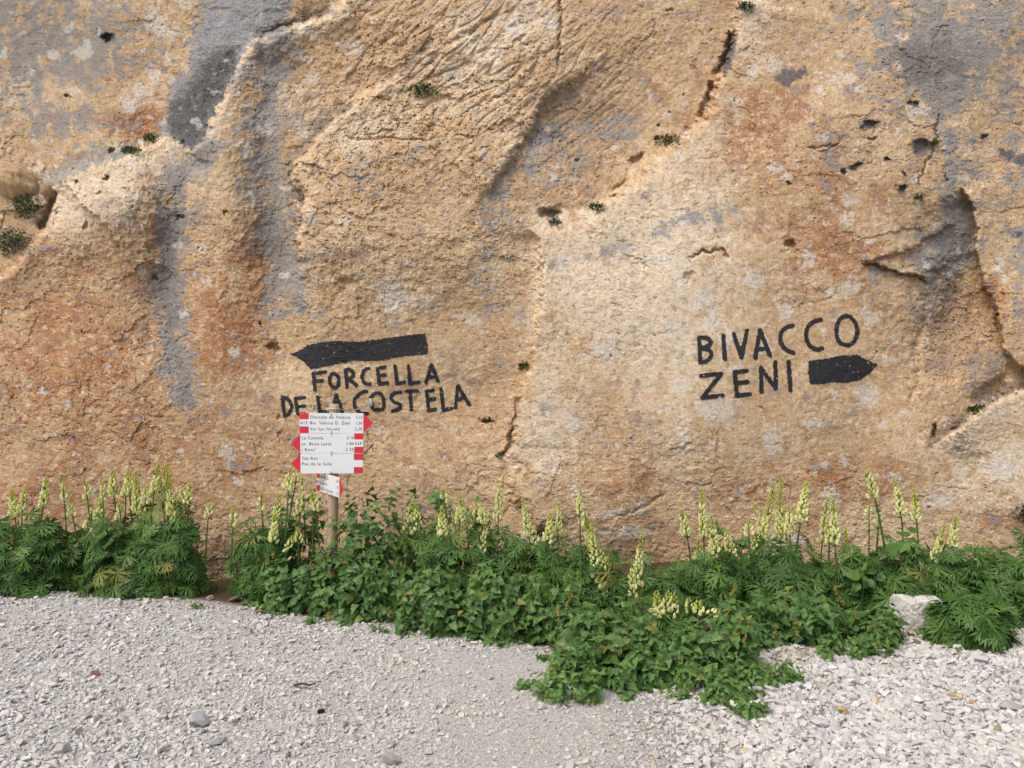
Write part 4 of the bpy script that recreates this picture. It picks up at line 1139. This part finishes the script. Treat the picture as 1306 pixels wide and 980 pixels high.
# ------------------------------------------------------------------ cushion plants and moss in the cracks
def cliff_leaf_mat(name, c_): return leaf_mat(name, tuple(x*.6 for x in c_), c_, tuple(x*1.5 for x in c_), .15, True)
m_t1 = cliff_leaf_mat('cushion_green', (.055, .085, .030)); m_t2 = cliff_leaf_mat('cushion_grey_green', (.085, .115, .075)); m_t3 = cliff_leaf_mat('moss_olive', (.080, .095, .022))
def tuft(u, v, rpx, hpx, mat, label, name='cushion_plant', cat='plant', n_=None, spread=.6):
    c_ = on_cliff(u, v, .0); d = c_[1]; r = rpx*d/F; h = hpx*d/F
    mb = MB(); n_ = n_ or int(60+rpx*hpx*.5)
    for i in range(n_):
        x = random.gauss(0, .48)*r; z = random.gauss(0, .45)*h
        if (x/r)**2+(z/h)**2 > 1.2: continue
        q_ = on_cliff(u+x*F/d, v-z*F/d, 0)
        bulge = max(0, 1-(x/r)**2-(z/h)**2)**.5*min(r, h)*spread
        p = Vector((q_[0]-c_[0], q_[1]-c_[1]-bulge*random.uniform(.2, 1.0)-.006, q_[2]-c_[2]))
        dr = Vector((x/r+random.gauss(0, .6), -.7, z/h*.6+.6+random.gauss(0, .6))).normalized()
        sd = dr.orthogonal().normalized(); sd.rotate(Matrix.Rotation(random.uniform(0, 6), 3, dr))
        ln = random.uniform(.018, .036)
        mb.add([p, p+dr*ln*.5+sd*ln*.22, p+dr*ln, p+dr*ln*.5-sd*ln*.22], [(0, 1, 2), (0, 2, 3)])
    o = link(name, mb.mesh(name, [mat]), None, label=label, category=cat); o.location = c_
    return o
tuft(539, 117, 19, 8, m_t1, 'small green tuft on a knob of rock high above the long arrow', n_=260)
tuft(38, 266, 19, 16, m_t1, 'dark green cushion in the gully under the wedged boulder', n_=420)
tuft(20, 312, 23, 17, m_t2, 'grey green cushion at the foot of the gully, lower of the two there', n_=620)
tuft(168, 194, 11, 5, m_t1, 'lower green tuft on the pale ledge near the grey gully', n_=220)
tuft(194, 178, 8, 6, m_t1, 'upper green tuft on the pale ledge near the grey gully', n_=200)
tuft(850, 181, 15, 8, m_t3, 'yellow green moss at the bend of the long diagonal crack', 'moss_tuft', 'moss', n_=220)
tuft(761, 265, 11, 5, m_t1, 'small dark tuft on pale rock below the diagonal crack', n_=150)
tuft(708, 286, 8, 5, m_t2, 'grey green tuft at the mouth of the small cave')
tuft(950, 11, 11, 6, m_t1, 'green tuft at the top end of the diagonal crack', n_=150)
tuft(669, 469, 8, 7, m_t3, 'moss tuft in the vertical seam between the two painted texts', 'moss_tuft', 'moss')
tuft(622, 537, 7, 3, m_t1, 'tiny tuft in a slot beside the seam', 'moss_tuft', 'moss')
tuft(638, 580, 5, 4, m_t1, 'tiny tuft at the bottom of the vertical seam', 'moss_tuft', 'moss')
tuft(1170, 254, 5, 5, m_t2, 'tiny round cushion at the end of the thin upright crack')
tuft(1190, 184, 4, 4, m_t3, 'tiny green sprig beside the round dark hole')
tuft(1243, 523, 11, 5, m_t3, 'dark moss in the hollow above the pale corner slab', 'moss_tuft', 'moss', n_=200)
tuft(1304, 655, 9, 12, m_t1, 'dark leafy tuft on the rock at the end of the bed', n_=200)

# ------------------------------------------------------------------ boulder wedged in the gully, limestone block at the gravel edge
def lumpy(name, size, seed, sub, amp, colr, boxy=0.0, var=.10):
    bm = bmesh.new(); bmesh.ops.create_icosphere(bm, subdivisions=sub, radius=1)
    vs = np.array([v.co[:] for v in bm.verts]); fs = np.array([[v.index for v in f.verts] for f in bm.faces]); bm.free()
    if boxy:
        mx = np.abs(vs).max(1)[:, None]; vs = vs*(1-boxy)+(vs/mx)*boxy*.9
    r = 1+amp*fbm(vs[:, 0]*1.5+seed, vs[:, 1]*1.5+vs[:, 2]*1.1, 4, 400+seed)+amp*.45*np.abs(fbm(vs[:, 0]*4+vs[:, 2]*2, vs[:, 1]*4+vs[:, 2]*3, 3, 410+seed))
    vs = vs*r[:, None]*np.array(size)
    k = fbm(vs[:, 0]*14, vs[:, 2]*14+vs[:, 1]*9, 4, 420+seed)
    pc = np.array(colr)[None]*(1+var*2*k)[:, None]
    return mesh_np(name, vs, fs, [m_rock], True, None, np.clip(pc, .02, .7))
c_ = on_cliff(18, 232, -.02)
o = link('boulder', lumpy('boulder', (.25, .17, .145), 3, 6, .20, C(206, 176, 136)), None, label='rounded tan boulder wedged in the gully by the upper ledge', category='boulder')
o.location = c_; o.rotation_euler = (0, .35, 0)
c_ = on_cliff(61, 243, .0)
o = link('boulder', lumpy('boulder', (.055, .05, .055), 5, 4, .25, C(186, 156, 120)), None, label='small chockstone jammed beside the wedged boulder', category='boulder')
o.location = c_
p = to_ground(1172, 829)
yb = 4.82; xb = (1182-CU)/F*yb
o = link('limestone_block', lumpy('limestone_block', (.15, .11, .12), 8, 6, .16, C(236, 232, 222), .75, .16), None, label='square pitted limestone block half hidden by feathery leaves', category='boulder')
o.location = (xb, yb+.10, float(ground_z(xb, yb))+.075); o.rotation_euler = (.05, .03, .2)
# a bit of dead wood on the path
p = to_ground(388, 881); mb = MB()
mb.tube([(-.055, 0, .012), (-.01, .006, .02), (.03, -.004, .014), (.06, .012, .02)], [.005, .006, .005, .003], 6)
o = link('twig', mb.mesh('twig', [plain('dead_wood', lin(84, 70, 70), .85, .2, .25)], True), None, label='dark dead twig lying on the pale gravel', category='twig'); o.location = (p[0], p[1], p[2]+.012)
